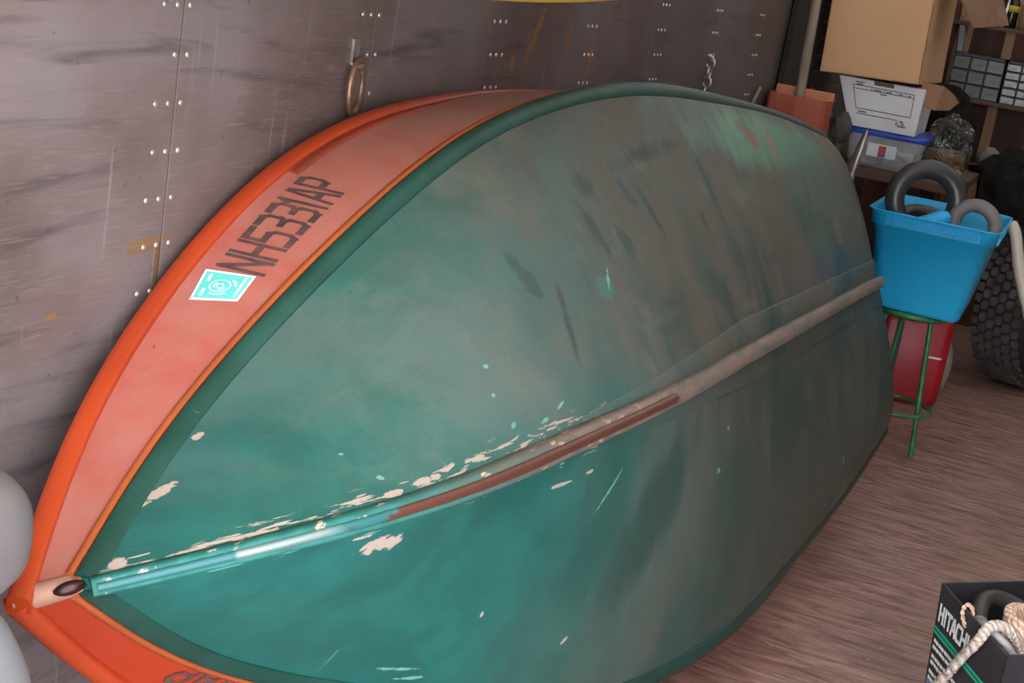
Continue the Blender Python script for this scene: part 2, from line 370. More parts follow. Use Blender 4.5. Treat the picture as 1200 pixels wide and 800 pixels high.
    # dark marks in the dust
    for a in ((1.06, .288, .015, .05, .3), (1.40, .400, .16, .016, .1), (1.53, .255, .014, .02, .4), (1.24, .331, .014, .03, .3), (1.52, .125, .012, .03, .4),
              (.843, .158, .09, .008, 1.2), (1.15, .25, .02, .03, .2), (.80, .235, .015, .04, .3), (1.30, .30, .012, .06, .3), (1.62, .33, .012, .07, .2), (1.1, .36, .03, .02, 0)):
        col = blob(*a, (38, 54, 56), .65, .7, wobM)
    col = blob(1.05, -.19, .17, .07, .6, (20, 62, 58), .6, .9, wob3); col = blob(.85, -.20, .12, .06, .4, (24, 80, 74), .4, .9, wob3)
    col = blob(1.0, .19, .03, .02, 0, (52, 116, 108), .6, .6)
    # rubbed paint flakes along the keel
    fl = t.noise(uvmap((9, 60, 1), (2, 0, 0)), 2.4, 4, .6); band = t.math('MULTIPLY', t.ramp(v, .012, .02), t.math('SUBTRACT', 1., t.ramp(v, .028, .05)))
    fade = t.math('SUBTRACT', 1., t.ramp(u, .62, 1.0))
    fm = t.math('MULTIPLY', t.math('MULTIPLY', t.ramp(t.math('ADD', fl, t.math('MULTIPLY', band, .14)), .69, .71), band), fade)
    col = t.mix(fm, col, lin((182, 164, 154)))
    bandm = t.math('MULTIPLY', t.ramp(t.math('MULTIPLY', v, -1.), .012, .018), t.math('SUBTRACT', 1., t.ramp(t.math('MULTIPLY', v, -1.), .024, .05)))
    fm2 = t.math('MULTIPLY', t.math('MULTIPLY', t.ramp(t.math('ADD', fl, t.math('MULTIPLY', bandm, .1)), .70, .72), bandm), fade)
    col = t.mix(fm2, col, lin((110, 168, 158)))
    pink = (182, 164, 154)
    for a in ((.189, .135, .024, .007, .55), (.275, .212, .010, .005, .6), (.352, .023, .016, .005, 0), (.407, .026, .022, .005, 0), (.200, .021, .03, .004, 0), (.145, .019, .02, .003, 0),
              (.354, -.060, .030, .014, -.1), (.315, -.035, .015, .003, 0), (.70, -.060, .035, .0028, -.05), (.78, -.060, .012, .0025, 0), (.607, -.232, .003, .005, 0), (.822, -.332, .008, .003, .5),
              (.093, .026, .012, .007, .6)):
        col = blob(*a, pink, 1., .12, wob2)
    for a in ((.357, .05, .004, .004, 0), (.60, .096, .004, .003, 0), (.60, .05, .007, .003, .4), (.671, .040, .012, .003, .2), (.518, -.313, .03, .003, -.1), (.543, -.332, .022, .003, 0),
              (2.34, -.371, .008, .01, 0), (1.40, -.114, .006, .004, 0), (.85, -.11, .05, .003, .6), (1.35, -.18, .01, .006, 0), (.62, .135, .004, .003, 0), (.72, .05, .02, .002, .3), (1.02, .20, .03, .004, .9), (.35, .10, .003, .003, 0)):
        col = blob(*a, (108, 164, 156), .9, .3, wob2)
    # thin scratches
    sc = t.noise(uvmap((60, 4, 1), (1, 7, 0), .3), 2.0, 2, .5)
    col = t.mix(t.math('MULTIPLY', t.ramp(sc, .75, .8), .35), col, lin((130, 168, 158)))
    rough = t.math('ADD', .30, t.math('MULTIPLY', d1, .35))
    return t.out(col, rough, 0, n4, .06, .002)

M_paint = paint_material()
def strip_mat():
    t = NT('dark_green_strip_paint'); v = t.coord('Object'); n = t.noise(v, 9, 5); sep = t.n('ShaderNodeSeparateXYZ'); t.l(v, sep.inputs[0])
    col = t.mix(t.ramp(n, .35, .65), lin((12, 62, 54)), lin((26, 76, 68)))
    col = t.mix(t.math('MULTIPLY', t.ramp(sep.outputs[1], -.9, .8), .75), col, lin((44, 52, 48)))     # darker and greyer towards the stern
    n2 = t.noise(v, 38, 5, .7); col = t.mix(t.math('MULTIPLY', t.ramp(n2, .68, .72), .5), col, lin((116, 150, 134)))
    return t.out(col, .45)
M_strip = strip_mat()
def orange(name, a, b, rough=.38):
    t = NT(name); v = t.coord('Object'); n = t.noise(v, 3, 4); f = t.noise(v, 40, 4, .6)
    col = t.mix(t.ramp(n, .35, .65), lin(a), lin(b)); col = t.mix(t.math('MULTIPLY', t.ramp(f, .62, .75), .35), col, lin((150, 60, 36)))
    return t.out(col, rough)
M_orange = orange('varnished_orange_rail', (186, 68, 32), (166, 58, 29), .34)
M_edge = orange('worn_orange_edging', (176, 88, 46), (150, 70, 42), .45)
def side_paint():
    t = NT('dusty_red_side_paint'); v = t.coord('Object'); n = t.noise(v, 5, 5, .6, .6); n2 = t.noise(t.coord('Object', (8, 2, 8)), 6, 5, .6); sp = t.noise(v, 60, 2)
    col = t.mix(t.ramp(n, .3, .7), lin((176, 74, 64)), lin((188, 100, 88)))
    col = t.mix(t.math('MULTIPLY', t.ramp(n2, .4, .75), .5), col, lin((172, 112, 100)))
    geo = t.n('ShaderNodeUVMap'); geo.uv_map = 'UVMap'; sp3 = t.n('ShaderNodeSeparateXYZ'); t.l(geo.outputs[0], sp3.inputs[0])
    # settled dust lies on the half that faces up (second UV > 0); it thickens aft
    up = t.math('GREATER_THAN', sp3.outputs[1], 0.)
    dust = t.math('MULTIPLY', up, t.math('ADD', t.math('MULTIPLY', t.ramp(sp3.outputs[0], .5, 1.3), .5), .25))
    col = t.mix(t.math('MULTIPLY', dust, t.ramp(n, .2, .6)), col, lin((168, 138, 128)))
    col2 = t.mix(t.ramp(n, .3, .7), lin((176, 58, 30)), lin((162, 50, 28)))
    col = t.mix(up, col2, col)
    col = t.mix(t.math('MULTIPLY', t.ramp(sp, .74, .78), .5), col, lin((96, 40, 32)))
    return t.out(col, t.math('ADD', .34, t.math('MULTIPLY', dust, .3)))
M_side = side_paint()

boat = thing('rowing_boat', 'green bottomed wooden boat with orange sides tipped on edge against plywood wall', 'boat', (-.62, 2.4, 0))
rows, uvs = bottom_rows()
b = MB(); b.grid(rows); b.build('hull_bottom', M_paint, boat, uv=uvs, solid=.008)
for s in 'PS':
    S = SIDE[s]; m = MB(); rws = []; q = []
    for i in range(len(TS)):
        w = np.linalg.norm(S['G'][i] - S['C'][i])
        rws.append([S['C'][i] + (S['G'][i] - S['C'][i]) * k / 6 for k in range(7)]); q += [(float(CV['u'][i]), (1 if s == 'P' else -1) * (.001 + w * k / 6)) for k in range(7)]
    m.grid(rws); o = m.build('side_panel', M_side, boat, uv=q, solid=.008)
    if s == 'S': o['label'] = 'bright orange lower side panel'
    else: o['label'] = 'dusty red upper side panel'

def loft(S, prof, i0=0, i1=None, step=1, close=True):
    """prof: list of (origin 'C'/'G', along bottom, along side, normal bottom, normal side) -> swept mesh"""
    rws = []
    for i in list(range(i0, (i1 or len(TS)), step)):
        r = []
        for org, a, c_, nb, ns in prof:
            p = S[org][i] + S['bh'][i] * a + S['sh'][i] * c_ + S['nb'][i] * nb + S['ns'][i] * ns
            r.append(p)
        rws.append(r)
    m = MB(); m.grid(rws, closed=close); n = len(prof)
    m.add(rws[0], [tuple(range(n))]); m.add(rws[-1], [tuple(range(n))[::-1]])
    return m
for s in 'PS':
    S = SIDE[s]
    cs_ = loft(S, [('C', .022, 0, -.002, 0), ('C', .022, 0, .0035, 0), ('C', .020, 0, .006, 0), ('C', .006, 0, .006, 0), ('C', 0, 0, .005, .004), ('C', 0, .004, 0, .006), ('C', 0, .006, 0, 0)]).build('chine_strip', M_strip, boat)
    loft(S, [('C', 0, .006, 0, -.001), ('C', 0, .006, 0, .005), ('C', 0, .010, 0, .006), ('C', 0, .015, 0, .004), ('C', 0, .015, 0, -.001)]).build('chine_edging', M_edge, cs_)
    prof = [('G', 0, -.026, 0, -.001)]
    for k in range(9):
        a = PI * k / 8; prof.append(('G', 0, -.013 - .013 * math.cos(a), 0, .001 + .009 * math.sin(a) ** .7))
    prof += [('G', 0, .0, 0, -.012), ('G', 0, -.024, 0, -.012)]
    loft(S, prof).build('rub_rail', M_orange, boat)
    i0 = int(np.searchsorted(TS, .21))
    loft(S, [('G', 0, -.042, 0, -.001), ('G', 0, -.042, 0, .003), ('G', 0, -.039, 0, .005), ('G', 0, -.032, 0, .005), ('G', 0, -.029, 0, .003), ('G', 0, -.029, 0, -.001)], i0).build('lower_rail', orange('worn_red_strip' + s, (150, 62, 42), (126, 56, 40), .5), boat)

# keel: flat plank, raised batten, half round metal band
def keel_loft(prof, i0=0, i1=None, taper=lambda u: (.62 + .38 * min(1, max(0, (u - .05) / .5)), .62 + .38 * min(1, max(0, (u - .05) / .5)))):
    rws = []; q = []
    lat = BR[:, 1]
    for i in range(i0, i1 or len(TS)):
        w = min(np.linalg.norm(CV['P'][0][i] - CV['K'][i]), np.linalg.norm(CV['S'][0][i] - CV['K'][i]))
        r = []
        for a, h in prof:
            S = SIDE['P' if a >= 0 else 'S']; a2 = min(abs(a), w * .8)
            tp_ = taper(float(CV['u'][i])); a2 = min(abs(a) * tp_[0], w * .8); h = h * tp_[1] if h > 0 else h
            d = (S['C'][i] - CV['K'][i]); d = d / (np.linalg.norm(d) + 1e-9); sdir = d if abs(a) > .03 else lat * (1 if a >= 0 else -1)
            bul = S['nb'][i] * (.014 * math.sin(PI * a2 / max(w, 1e-3)) * min(1, w / .3) + .026 * S['aft'][i] * a2 / max(w, 1e-3)) if abs(a) > .03 else 0
            r.append(CV['K'][i] + sdir * a2 + bul + KO[i] * h); q.append((float(CV['u'][i]), a))
        rws.append(r)
    m = MB(); m.grid(rws, closed=True); n = len(prof); m.add(rws[0], [tuple(range(n))]); m.add(rws[-1], [tuple(range(n))[::-1]])
    q += [q[k] for k in range(n)] + [q[-n + k] for k in range(n)]
    return m, q
i80 = int(np.searchsorted(TS, .24))
m, q = keel_loft([(.062, -.006), (.062, .003), (.059, .0055), (.012, .006), (-.012, .006), (-.059, .0055), (-.062, .003), (-.062, -.006)], i80, None, lambda u: (.35 + .65 * min(1, (u - .7) / .9), .15 + .5 * min(1, max(0, (u - .7) / .9)))); m.build('keel_plank', M_paint, boat, uv=q)
def keel_mat():
    t = NT('worn_keel_wood'); uvn = t.n('ShaderNodeUVMap'); uvn.uv_map = 'UVMap'; sep = t.n('ShaderNodeSeparateXYZ'); t.l(uvn.outputs[0], sep.inputs[0]); u = sep.outputs[0]
    n = t.noise(t.coord('Object', (8, 1.5, 8)), 7, 5, .6); n2 = t.noise(t.coord('Object', (2, 1, 2)), 30, 4)
    aft = t.mix(t.ramp(n, .4, .6), lin((128, 108, 100)), lin((100, 96, 90)))
    fore = t.mix(t.ramp(n, .4, .62), lin((24, 100, 94)), lin((44, 118, 112)))
    col = t.mix(t.ramp(u, .25, .7), fore, aft)
    col = t.mix(t.math('MULTIPLY', t.ramp(n2, .60, .66), t.math('SUBTRACT', 1., t.ramp(u, .7, 1.2))), col, lin((214, 176, 160)))
    col = t.mix(t.math('MULTIPLY', t.ramp(n2, .62, .7), t.ramp(u, .5, .8)), col, lin((132, 74, 62)))
    return t.out(col, .6)
m, q = keel_loft([(.017, -.004), (.015, .014), (.011, .019), (-.011, .019), (-.015, .014), (-.017, -.004)]); keel_ob = m.build('keel', keel_mat(), boat, uv=q)
def band_mat():
    t = NT('half_round_keel_band'); uvn = t.n('ShaderNodeUVMap'); uvn.uv_map = 'UVMap'; sep = t.n('ShaderNodeSeparateXYZ'); t.l(uvn.outputs[0], sep.inputs[0]); u = sep.outputs[0]
    n = t.noise(t.coord('Object', (3, 1, 3)), 26, 4); 
    mixf = t.math('ADD', t.ramp(u, .20, .42), t.math('MULTIPLY', t.math('SUBTRACT', n, .5), 1.6), clamp=True)
    col = t.mix(t.ramp(mixf, .45, .6), lin((44, 104, 108)), lin((92, 54, 44)))
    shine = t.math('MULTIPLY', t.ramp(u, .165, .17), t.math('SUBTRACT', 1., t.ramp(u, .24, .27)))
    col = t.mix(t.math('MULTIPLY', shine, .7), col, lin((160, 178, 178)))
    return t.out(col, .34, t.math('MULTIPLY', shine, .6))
ie = int(np.searchsorted(TS, .345))
prof = [(.0075 * math.cos(PI * k / 8), .0185 + .007 * math.sin(PI * k / 8)) for k in range(9)]
m, q = keel_loft(prof, 1, ie); m.build('keel_band', band_mat(), keel_ob, uv=q)

# transom, bow post, bow eye
Gp, Cp, Ke, Cm, Gm = CV['P'][1][-1], CV['P'][0][-1], CV['K'][-1], CV['S'][0][-1], CV['S'][1][-1]
ax = BR[:, 0]; m = MB(); ring = [SIDE['P']['G'][-1], SIDE['P']['C'][-1], Ke, SIDE['S']['C'][-1], SIDE['S']['G'][-1]]; A_ = [p - ax * .022 for p in ring]; B_ = [p + ax * .004 for p in ring]
m.add(A_ + B_, [(4, 3, 2, 1, 0), (5, 6, 7, 8, 9)] + [(i, (i + 1) % 5, 5 + (i + 1) % 5, 5 + i) for i in range(5)])
m.build('transom', simple('transom_paint', (96, 84, 74), (70, 88, 80), .55, 0, 5), boat)
g0 = (CV['P'][1][0] + CV['S'][1][0]) / 2; c0 = (CV['P'][0][0] + CV['S'][0][0]) / 2
out = unit((c0 - g0)); fwd = -BR[:, 0]; fwd = unit(fwd - out * (fwd @ out)); lat = BR[:, 1]
m = MB(); rws = []
for k in range(9):
    s = k / 8; c_ = g0 + (c0 - g0) * (s * .92 + .08); w = .017 - .003 * s
    rws.append([c_ + lat * w - fwd * .02, c_ + lat * w * .8 - fwd * .008, c_ + lat * .006 - fwd * .001, c_ - lat * .006 - fwd * .001, c_ - lat * w * .8 - fwd * .008, c_ - lat * w - fwd * .02])
m.grid(rws, closed=True); m.add(rws[0], [tuple(range(6))]); m.add(rws[-1], [tuple(range(6))[::-1]])
m.build('stem_post', simple('worn_bow_wood', (148, 72, 46), (166, 120, 102), .5, 0, 26, lo=.4, hi=.55), boat, subsurf=1)
m = MB(); rws = []
for k in range(9):
    s = k / 8; c_ = c0 + (g0 - c0) * (s * .42 - .03); r = .0075 * math.sin(PI * min(1, max(.06, s * .94 + .04))) ** .5
    rws.append([c_ + fwd * .001 + (lat * math.cos(2 * PI * j / 10) + fwd * math.sin(2 * PI * j / 10) * .9) * r for j in range(10)])
m.grid(rws, closed=True); m.add(rws[0], [tuple(range(10))]); m.add(rws[-1], [tuple(range(10))[::-1]])
o = m.build('bow_plate', simple('dark_bow_metal', (92, 66, 62), (60, 42, 42), .3, .8, 20), boat); o['label'] = 'dark metal bow plate'

# registration number and sticker on the side panels
def side_point(s, t, f, off=.0012):
    i = float(np.interp(t, TS, np.arange(len(TS)))); S = SIDE[s]
    L = lambda a: a[int(i)] + (a[min(int(i) + 1, len(TS) - 1)] - a[int(i)]) * (i - int(i))
    c_, g = L(S['C']), L(S['G']); return c_ + (g - c_) * f + L(S['ns']) * off
M_ink = simple('faded_black_lettering', (76, 60, 60), (104, 76, 74), .5, 0, 40)
quads, tw = strokes('NH5331AP', .95, 1.5)
for s in 'PS':
    m = MB()
    for q in quads:
        pts = []
        for x, y in q:
            fx = x / tw
            if s == 'P': t_ = .1525 + (.2125 - .1525) * fx; f = .315 + (.665 - .315) * y / 6 + fx * .03
            else: t_ = .146 + (.077 - .146) * fx; f = .12 + .36 * y / 6
            pts.append(side_point(s, t_, f))
        m.add(pts, [(0, 1, 2, 3)])
    m.build('registration_number', M_ink, boat, solid=.0006, soff=1)
M_white = simple('white_paper', (236, 238, 236), (226, 230, 228), .5)
M_turq = simple('turquoise_print', (96, 206, 202), (110, 214, 208), .5)
m = MB()
TLs, TRs, BRs, BLs = (.149, .74), (.151, .34), (.1375, .315), (.1335, .68)
def stk(x, y, off):
    a = [(TLs[i] * (1 - x) + TRs[i] * x) * (1 - y) + (BLs[i] * (1 - x) + BRs[i] * x) * y for i in (0, 1)]
    return side_point('P', a[0], a[1], off)
def stk_rect(x0, y0, x1, y1, off, mi): m.add([stk(x0, y0, off), stk(x1, y0, off), stk(x1, y1, off), stk(x0, y1, off)], [(0, 1, 2, 3)], mi)
stk_rect(0, 0, 1, 1, .0016, 0); stk_rect(.05, .07, .95, .93, .0020, 1)
def stk_ring(cx, cy, r0_, r1_, a0, a1, mi=0, off=.0024, n=16):
    P_ = [stk(cx + r * math.cos(a0 + (a1 - a0) * k / n), cy + r * math.sin(a0 + (a1 - a0) * k / n), off) for k in range(n + 1) for r in (r0_, r1_)]
    m.add(P_, [(2 * k, 2 * k + 1, 2 * k + 3, 2 * k + 2) for k in range(n)], mi)
stk_ring(.46, .5, .19, .215, 0, 2 * PI, 0, n=28); stk_ring(.46, .5, .06, .08, 0, 2 * PI, 0); stk_ring(.46, .5, .10, .14, .4, 1.6, 0); stk_ring(.46, .5, .10, .14, 2.6, 4., 0)
stk_ring(.46, .5, .27, .32, -.9, -.1, 0); stk_ring(.46, .5, .27, .32, .9, 2., 0)
for x0, y0, x1, y1 in ((.14, .14, .2, .38), (.15, .62, .21, .86)): stk_rect(x0, y0, x1, y1, .0024, 0)
for k in range(9): stk_rect(.83, .12 + k * .085, .89, .18 + k * .085, .0024, 0)
o = m.build('registration_sticker', [M_white, M_turq], boat, recalc=False); o['label'] = 'turquoise and white square sticker'

exec_objects = True
# ------------------------------------------------------------------ things on the wall
M_rust = simple('rusty_ring_steel', (168, 128, 104), (120, 92, 80), .4, .6, 30)
M_galv = simple('galvanised_steel', (190, 184, 178), (150, 144, 140), .35, .7, 20)
ty, tz = 1.934, 1.166
t_ = thing('tie_down_ring', 'rusty tie-down ring hanging from its bracket on the plywood wall', 'ring', (WX, ty, tz))
m = MB(); m.torus((WX + .010, ty, tz - .048), .034, .0042, (1, .25, 0), 32, 10); o = m.build('ring', M_rust, t_); 
for v in o.data.vertices: v.co.z = (v.co.z + .048) * 1.15 - .048
m = MB(); m.box((WX, ty - .009, tz - .016), (WX + .004, ty + .009, tz + .022)); m.tube([(WX + .004, ty - .011, tz - .014), (WX + .014, ty - .006, tz - .016), (WX + .014, ty + .006, tz - .016), (WX + .004, ty + .011, tz - .014)], .004)
m.build('bracket', M_galv, t_)
m = MB(); hy, hz = 3.88, 1.145
for k in range(4):
    m.torus((WX + .010, hy + (k % 2) * .004, hz - k * .026), .013, .0036, (1, 0, 0) if k % 2 else (.35, 1, 0), 18, 8)
m.tube([(WX, hy, hz + .02), (WX + .014, hy, hz + .016), (WX + .014, hy, hz + .006)], .004)
tag(m.build('hanging_chain', M_galv), 'short pale chain hanging on wall above the boat', 'chain')

# yellow kayak slung under the ceiling
ky = thing('kayak', 'yellow hull edge slung high along the wall, cut by top frame', 'kayak', (-.80, 1.75, 1.28))
M_yel = simple('yellow_hull_plastic', (214, 172, 34), (196, 154, 30), .4, 0, 3)
rws = []
for k in range(41):
    s = -1 + 2 * k / 40; env = max(1e-3, 1 - abs(s) ** 2.2); y = 1.75 + s * 1.2; hw, hh = .24 * env ** .8, .13 * env ** .6; zc = 1.283 + .055 * (y - 1.6) ** 2 + hh
    rws.append([(-.80 + hw * math.cos(a), y, zc + hh * math.sin(a)) for a in [2 * PI * j / 24 for j in range(24)]])
m = MB(); m.grid(rws, closed=True); kob = m.build('hull', M_yel, ky)
M_strap = simple('black_strap', (38, 36, 36), (30, 28, 28), .8)
for yy in (1.0, 2.75):
    m = MB(); zc = 1.413 + .055 * (yy - 1.6) ** 2; m.tube([(-1.05, yy, 2.2)] + [(-.80 + .25 * math.cos(a), yy, zc + .135 * math.sin(a)) for a in [PI + PI * j / 12 for j in range(13)]] + [(-.55, yy, 2.2)], .006, 8)
    m.build('sling', M_strap, ky)

# ------------------------------------------------------------------ grey padded seat left of the bow
M_vinyl = simple('pale_grey_vinyl', (116, 110, 112), (104, 98, 100), .55, 0, 6, bstr=.15)
M_vinyl2 = simple('light_grey_vinyl', (140, 138, 144), (128, 126, 132), .5, 0, 5, bstr=.1)
def pad(loc, size, rot, seed=0, amp=.006):
    """soft cushion: superellipsoid with wrinkles"""
    m = MB(frame_M(loc, *rot)); rws = []
    for i in range(25):
        th = -PI / 2 + PI * i / 24; r = []
        for j in range(48):
            ph = 2 * PI * j / 48; sg = lambda x, p: math.copysign(abs(x) ** p, x)
            p = Vector((sg(math.cos(th), .45) * sg(math.cos(ph), .45) * size[0], sg(math.cos(th), .45) * sg(math.sin(ph), .45) * size[1], sg(math.sin(th), .55) * size[2]))
            p += p.normalized() * amp * mnoise.noise(p * 14 + Vector((seed, 0, 0)))
            r.append(p)
        rws.append(r)
    m.grid(rws, closed=True); return m
st = thing('padded_cushions', 'pale grey padded vinyl chair standing at left beside the bow', 'cushions', (-.93, .85, 0))  # grey cushions stacked as a padded seat, exact kind unknown
pad((-.935, .935, .770), (.128, .085, .060), (0, .1, .1), 1).build('headrest', M_vinyl, st)
pad((-.915, .925, .42), (.130, .10, .29), (0, 0, .04), 2, .008).build('backrest', M_vinyl2, st)
pad((-.93, .80, .08), (.12, .24, .08), (0, 0, 0), 3, .008).build('seat_base', M_vinyl, st)

# ------------------------------------------------------------------ tool carton in the right foreground
P0 = Vector((-.108, 2.83, 0)); d1 = Vector((.49, -.872, 0)).normalized(); d2 = Vector((.70, .71, 0)).normalized(); Hb = .30
bx = thing('tool_carton', 'black open carton with green stripes and white lettering, right foreground', 'carton', tuple(P0))
M_blackcard = simple('black_printed_card', (44, 42, 48), (56, 54, 60), .55, 0, 8)
M_greenp = simple('green_stripe_print', (28, 168, 138), (34, 176, 146), .5)
M_bluep = simple('blue_label_print', (120, 140, 190), (110, 130, 184), .5)
W1, W2 = .30, .24; up = Vector((0, 0, 1)); low = .86
def bxp(a, c_, z): 
    k = low + (1 - low) * z / Hb; ctr = d1 * W1 / 2 + d2 * W2 / 2
    return P0 + ctr + (d1 * (a - W1 / 2) + d2 * (c_ - W2 / 2)) * k + up * z
def panel(a0, c0_, a1, c1_, name, z1=Hb, nx=(0, 0), mat=None):
    m = MB(); th = Vector(nx + (0,))
    q = [bxp(a0, c0_, .001), bxp(a1, c1_, .001), bxp(a1, c1_, z1), bxp(a0, c0_, z1)]
    m.hexa([q[0], q[1], q[1] + th, q[0] + th, q[3], q[2], q[2] + th, q[3] + th]); return m.build(name, mat or M_blackcard, bx, bevel=.0012)
n2 = tuple(d2 * .005)[:2]; n1 = tuple(d1 * .005)[:2]; m1 = tuple(-d1 * .005)[:2]; m2 = tuple(-d2 * .005)[:2]
panel(0, 0, W1, 0, 'front_panel', Hb, n2); panel(0, 0, 0, W2, 'side_panel', Hb, n1); panel(W1, 0, W1, W2, 'side_panel', Hb, m1); panel(0, W2, W1, W2, 'back_panel', Hb, m2, simple('scuffed_grey_card', (70, 64, 66), (104, 96, 96), .7, 0, 14, lo=.45, hi=.75))
m = MB(); m.hexa([bxp(0, 0, .001), bxp(W1, 0, .001), bxp(W1, W2, .001), bxp(0, W2, .001), bxp(0, 0, .006), bxp(W1, 0, .006), bxp(W1, W2, .006), bxp(0, W2, .006)]); m.build('bottom_panel', M_blackcard, bx)
def on_face(x, z, off=.001): return bxp(x, 0, z) - d2 * off
def face_quad(m, x0, z0, x1, z1, off=.0012): m.add([on_face(x0, z0, off), on_face(x1, z0, off), on_face(x1, z1, off), on_face(x0, z1, off)], [(0, 1, 2, 3)])
m = MB(); qs, tw2 = strokes('HITACHI', 1.35, 1.3)
for q in qs: m.add([on_face(.016 + x / tw2 * .140, Hb - .070 + y / 6 * .030) for x, y in q], [(0, 1, 2, 3)])
m.build('brand_lettering', M_white, bx, solid=.0006, soff=1)
m = MB(); face_quad(m, .002, Hb - .092, W1 - .002, Hb - .086); face_quad(m, .002, Hb - .101, W1 - .002, Hb - .095); m.build('green_stripe', M_greenp, bx, solid=.0005, soff=1)
m = MB(); random.seed(3)
for r in range(6):
    z = Hb - .118 - r * .013 - (r // 2) * .006; x = .012
    while x < .135 - (r % 2) * .02:
        w = random.uniform(.006, .016); face_quad(m, x, z, x + w, z + .007); x += w + .003
m.build('small_print', M_white, bx, solid=.0005, soff=1)
m = MB(); face_quad(m, .008, Hb - .225, .034, Hb - .195); m.build('blue_label', M_bluep, bx, solid=.0005, soff=1)
# contents
cbx = lambda a, c_, z: tuple(bxp(a, c_, z))
M_hose = simple('black_rubber_hose', (70, 64, 62), (52, 48, 48), .45, 0, 12)
hz_ = [cbx(.125, .035, .268), cbx(.10, .045, .285), cbx(.075, .07, .297), cbx(.07, .105, .297), cbx(.09, .15, .285), cbx(.13, .18, .265), cbx(.19, .17, .24), cbx(.22, .12, .2), cbx(.20, .08, .1), cbx(.15, .08, .03)]
def smooth_path(pts, n=8):
    P_ = [Vector(p) for p in pts]; out_ = []
    for i in range(len(P_) - 1):
        p0, p1, p2, p3 = P_[max(i - 1, 0)], P_[i], P_[i + 1], P_[min(i + 2, len(P_) - 1)]
        for k in range(n):
            t = k / n; out_.append(.5 * ((2 * p1) + (p2 - p0) * t + (2 * p0 - 5 * p1 + 4 * p2 - p3) * t * t + (-p0 + 3 * p1 - 3 * p2 + p3) * t ** 3))
    return out_ + [P_[-1]]
hs = thing('rubber_hose', 'black rubber hose curving out of the tool carton', 'hose', cbx(.15, .08, .03))
sp_ = smooth_path(hz_); m = MB(); m.tube(sp_, .0165, 16, caps=False); m.build('hose', M_hose, hs, solid=.003)
e0 = Vector(hz_[0]); dr = (Vector(hz_[0]) - Vector(hz_[1])).normalized()
m = MB(); m.lathe([(.0120, -.012), (.0120, .006), (.0172, .006), (.0172, -.012)], e0, dr, 24); m.build('hose_end', simple('grey_hose_end', (150, 144, 142), (120, 114, 112), .4), hs)
def rope_mat(name, a, b):
    t = NT(name); v = t.coord('Object'); w = t.n('ShaderNodeTexWave', wave_type='BANDS', bands_direction='DIAGONAL'); t.l(v, w.inputs[0]); w.inputs['Scale'].default_value = 42; w.inputs['Distortion'].default_value = 1.5
    return t.out(t.mix(w.outputs[1], lin(a), lin(b)), .8, 0, w.outputs[1], .6, .004)
M_rope = rope_mat('white_rope', (226, 214, 206), (190, 170, 158)); M_rope2 = rope_mat('pink_fleck_rope', (232, 206, 188), (206, 160, 140))
def rope(name, pts, r, mat, label, cat, strands=3, pitch=.03):
    P_ = smooth_path(pts, 10); m = MB(); L = [0]
    for i in range(1, len(P_)): L.append(L[-1] + (P_[i] - P_[i - 1]).length)
    up_ = None; fr = []
    for i in range(len(P_)):
        t = (P_[min(i + 1, len(P_) - 1)] - P_[max(i - 1, 0)]).normalized()
        if up_ is None: up_ = t.orthogonal().normalized()
        up_ = (up_ - t * up_.dot(t)).normalized(); fr.append((up_.copy(), t.cross(up_)))
    for s in range(strands):
        m.tube([P_[i] + (fr[i][0] * math.cos(L[i] / pitch * 2 * PI + s * 2 * PI / strands) + fr[i][1] * math.sin(L[i] / pitch * 2 * PI + s * 2 * PI / strands)) * r * .5 for i in range(len(P_))], r * .56, 8)
    o = m.build(name, mat); return tag(o, label, cat)
rope('rope', [cbx(.02, -.05, .011), cbx(.03, -.03, .05), cbx(.094, -.020, .13), cbx(.166, -.018, .22), cbx(.214, -.015, .287), cbx(.218, .003, .316), cbx(.228, .04, .312), cbx(.235, .08, .26), cbx(.22, .1, .2)], .0105, M_rope, 'white twisted rope hanging over the front edge of the tool carton', 'rope')
ctr = bxp(.20, .105, .278); m = MB()
pts = [ctr + (d1 * math.cos(a) * (.038 + .002 * k) + d2 * math.sin(a) * (.034 + .002 * k)) + up * (.012 * (k % 5) - .01 + .004 * math.sin(a * 2)) for k in range(7) for a in [2 * PI * j / 16 for j in range(16)]]
rope('rope_coil', pts[::2], .0115, M_rope2, 'coil of pale rope lying in the tool carton', 'rope', 3, .04)
m = MB(frame_M(bxp(.17, .185, .30), .5, .2, .2)); m.box((-.035, -.012, -.10), (.05, .03, .035)); tag(m.build('white_block', M_white, bevel=.004), 'small white plastic block standing in the tool carton behind the rope', 'block')
rope('thin_cord', [cbx(.135, -.004, .272), cbx(.116, -.005, .292), cbx(.112, .003, .306), cbx(.122, .014, .300), cbx(.13, .022, .24), cbx(.1, .06, .12), cbx(.12, .08, .02)], .0042, M_rope2, 'thin pinkish cord looped over the carton rim', 'cord', 2, .02)
m = MB()
tw_ = smooth_path([cbx(.15, .02, .29), cbx(.185, .012, .300), cbx(.22, .022, .296), cbx(.25, .05, .27), cbx(.26, .09, .2), cbx(.25, .12, .05)]); m.tube(tw_, .008, 10)
tag(m.build('grey_tube', simple('clear_grey_tube', (190, 184, 186), (160, 152, 154), .25)), 'greyish clear tube lying over the tool carton rim', 'tube')

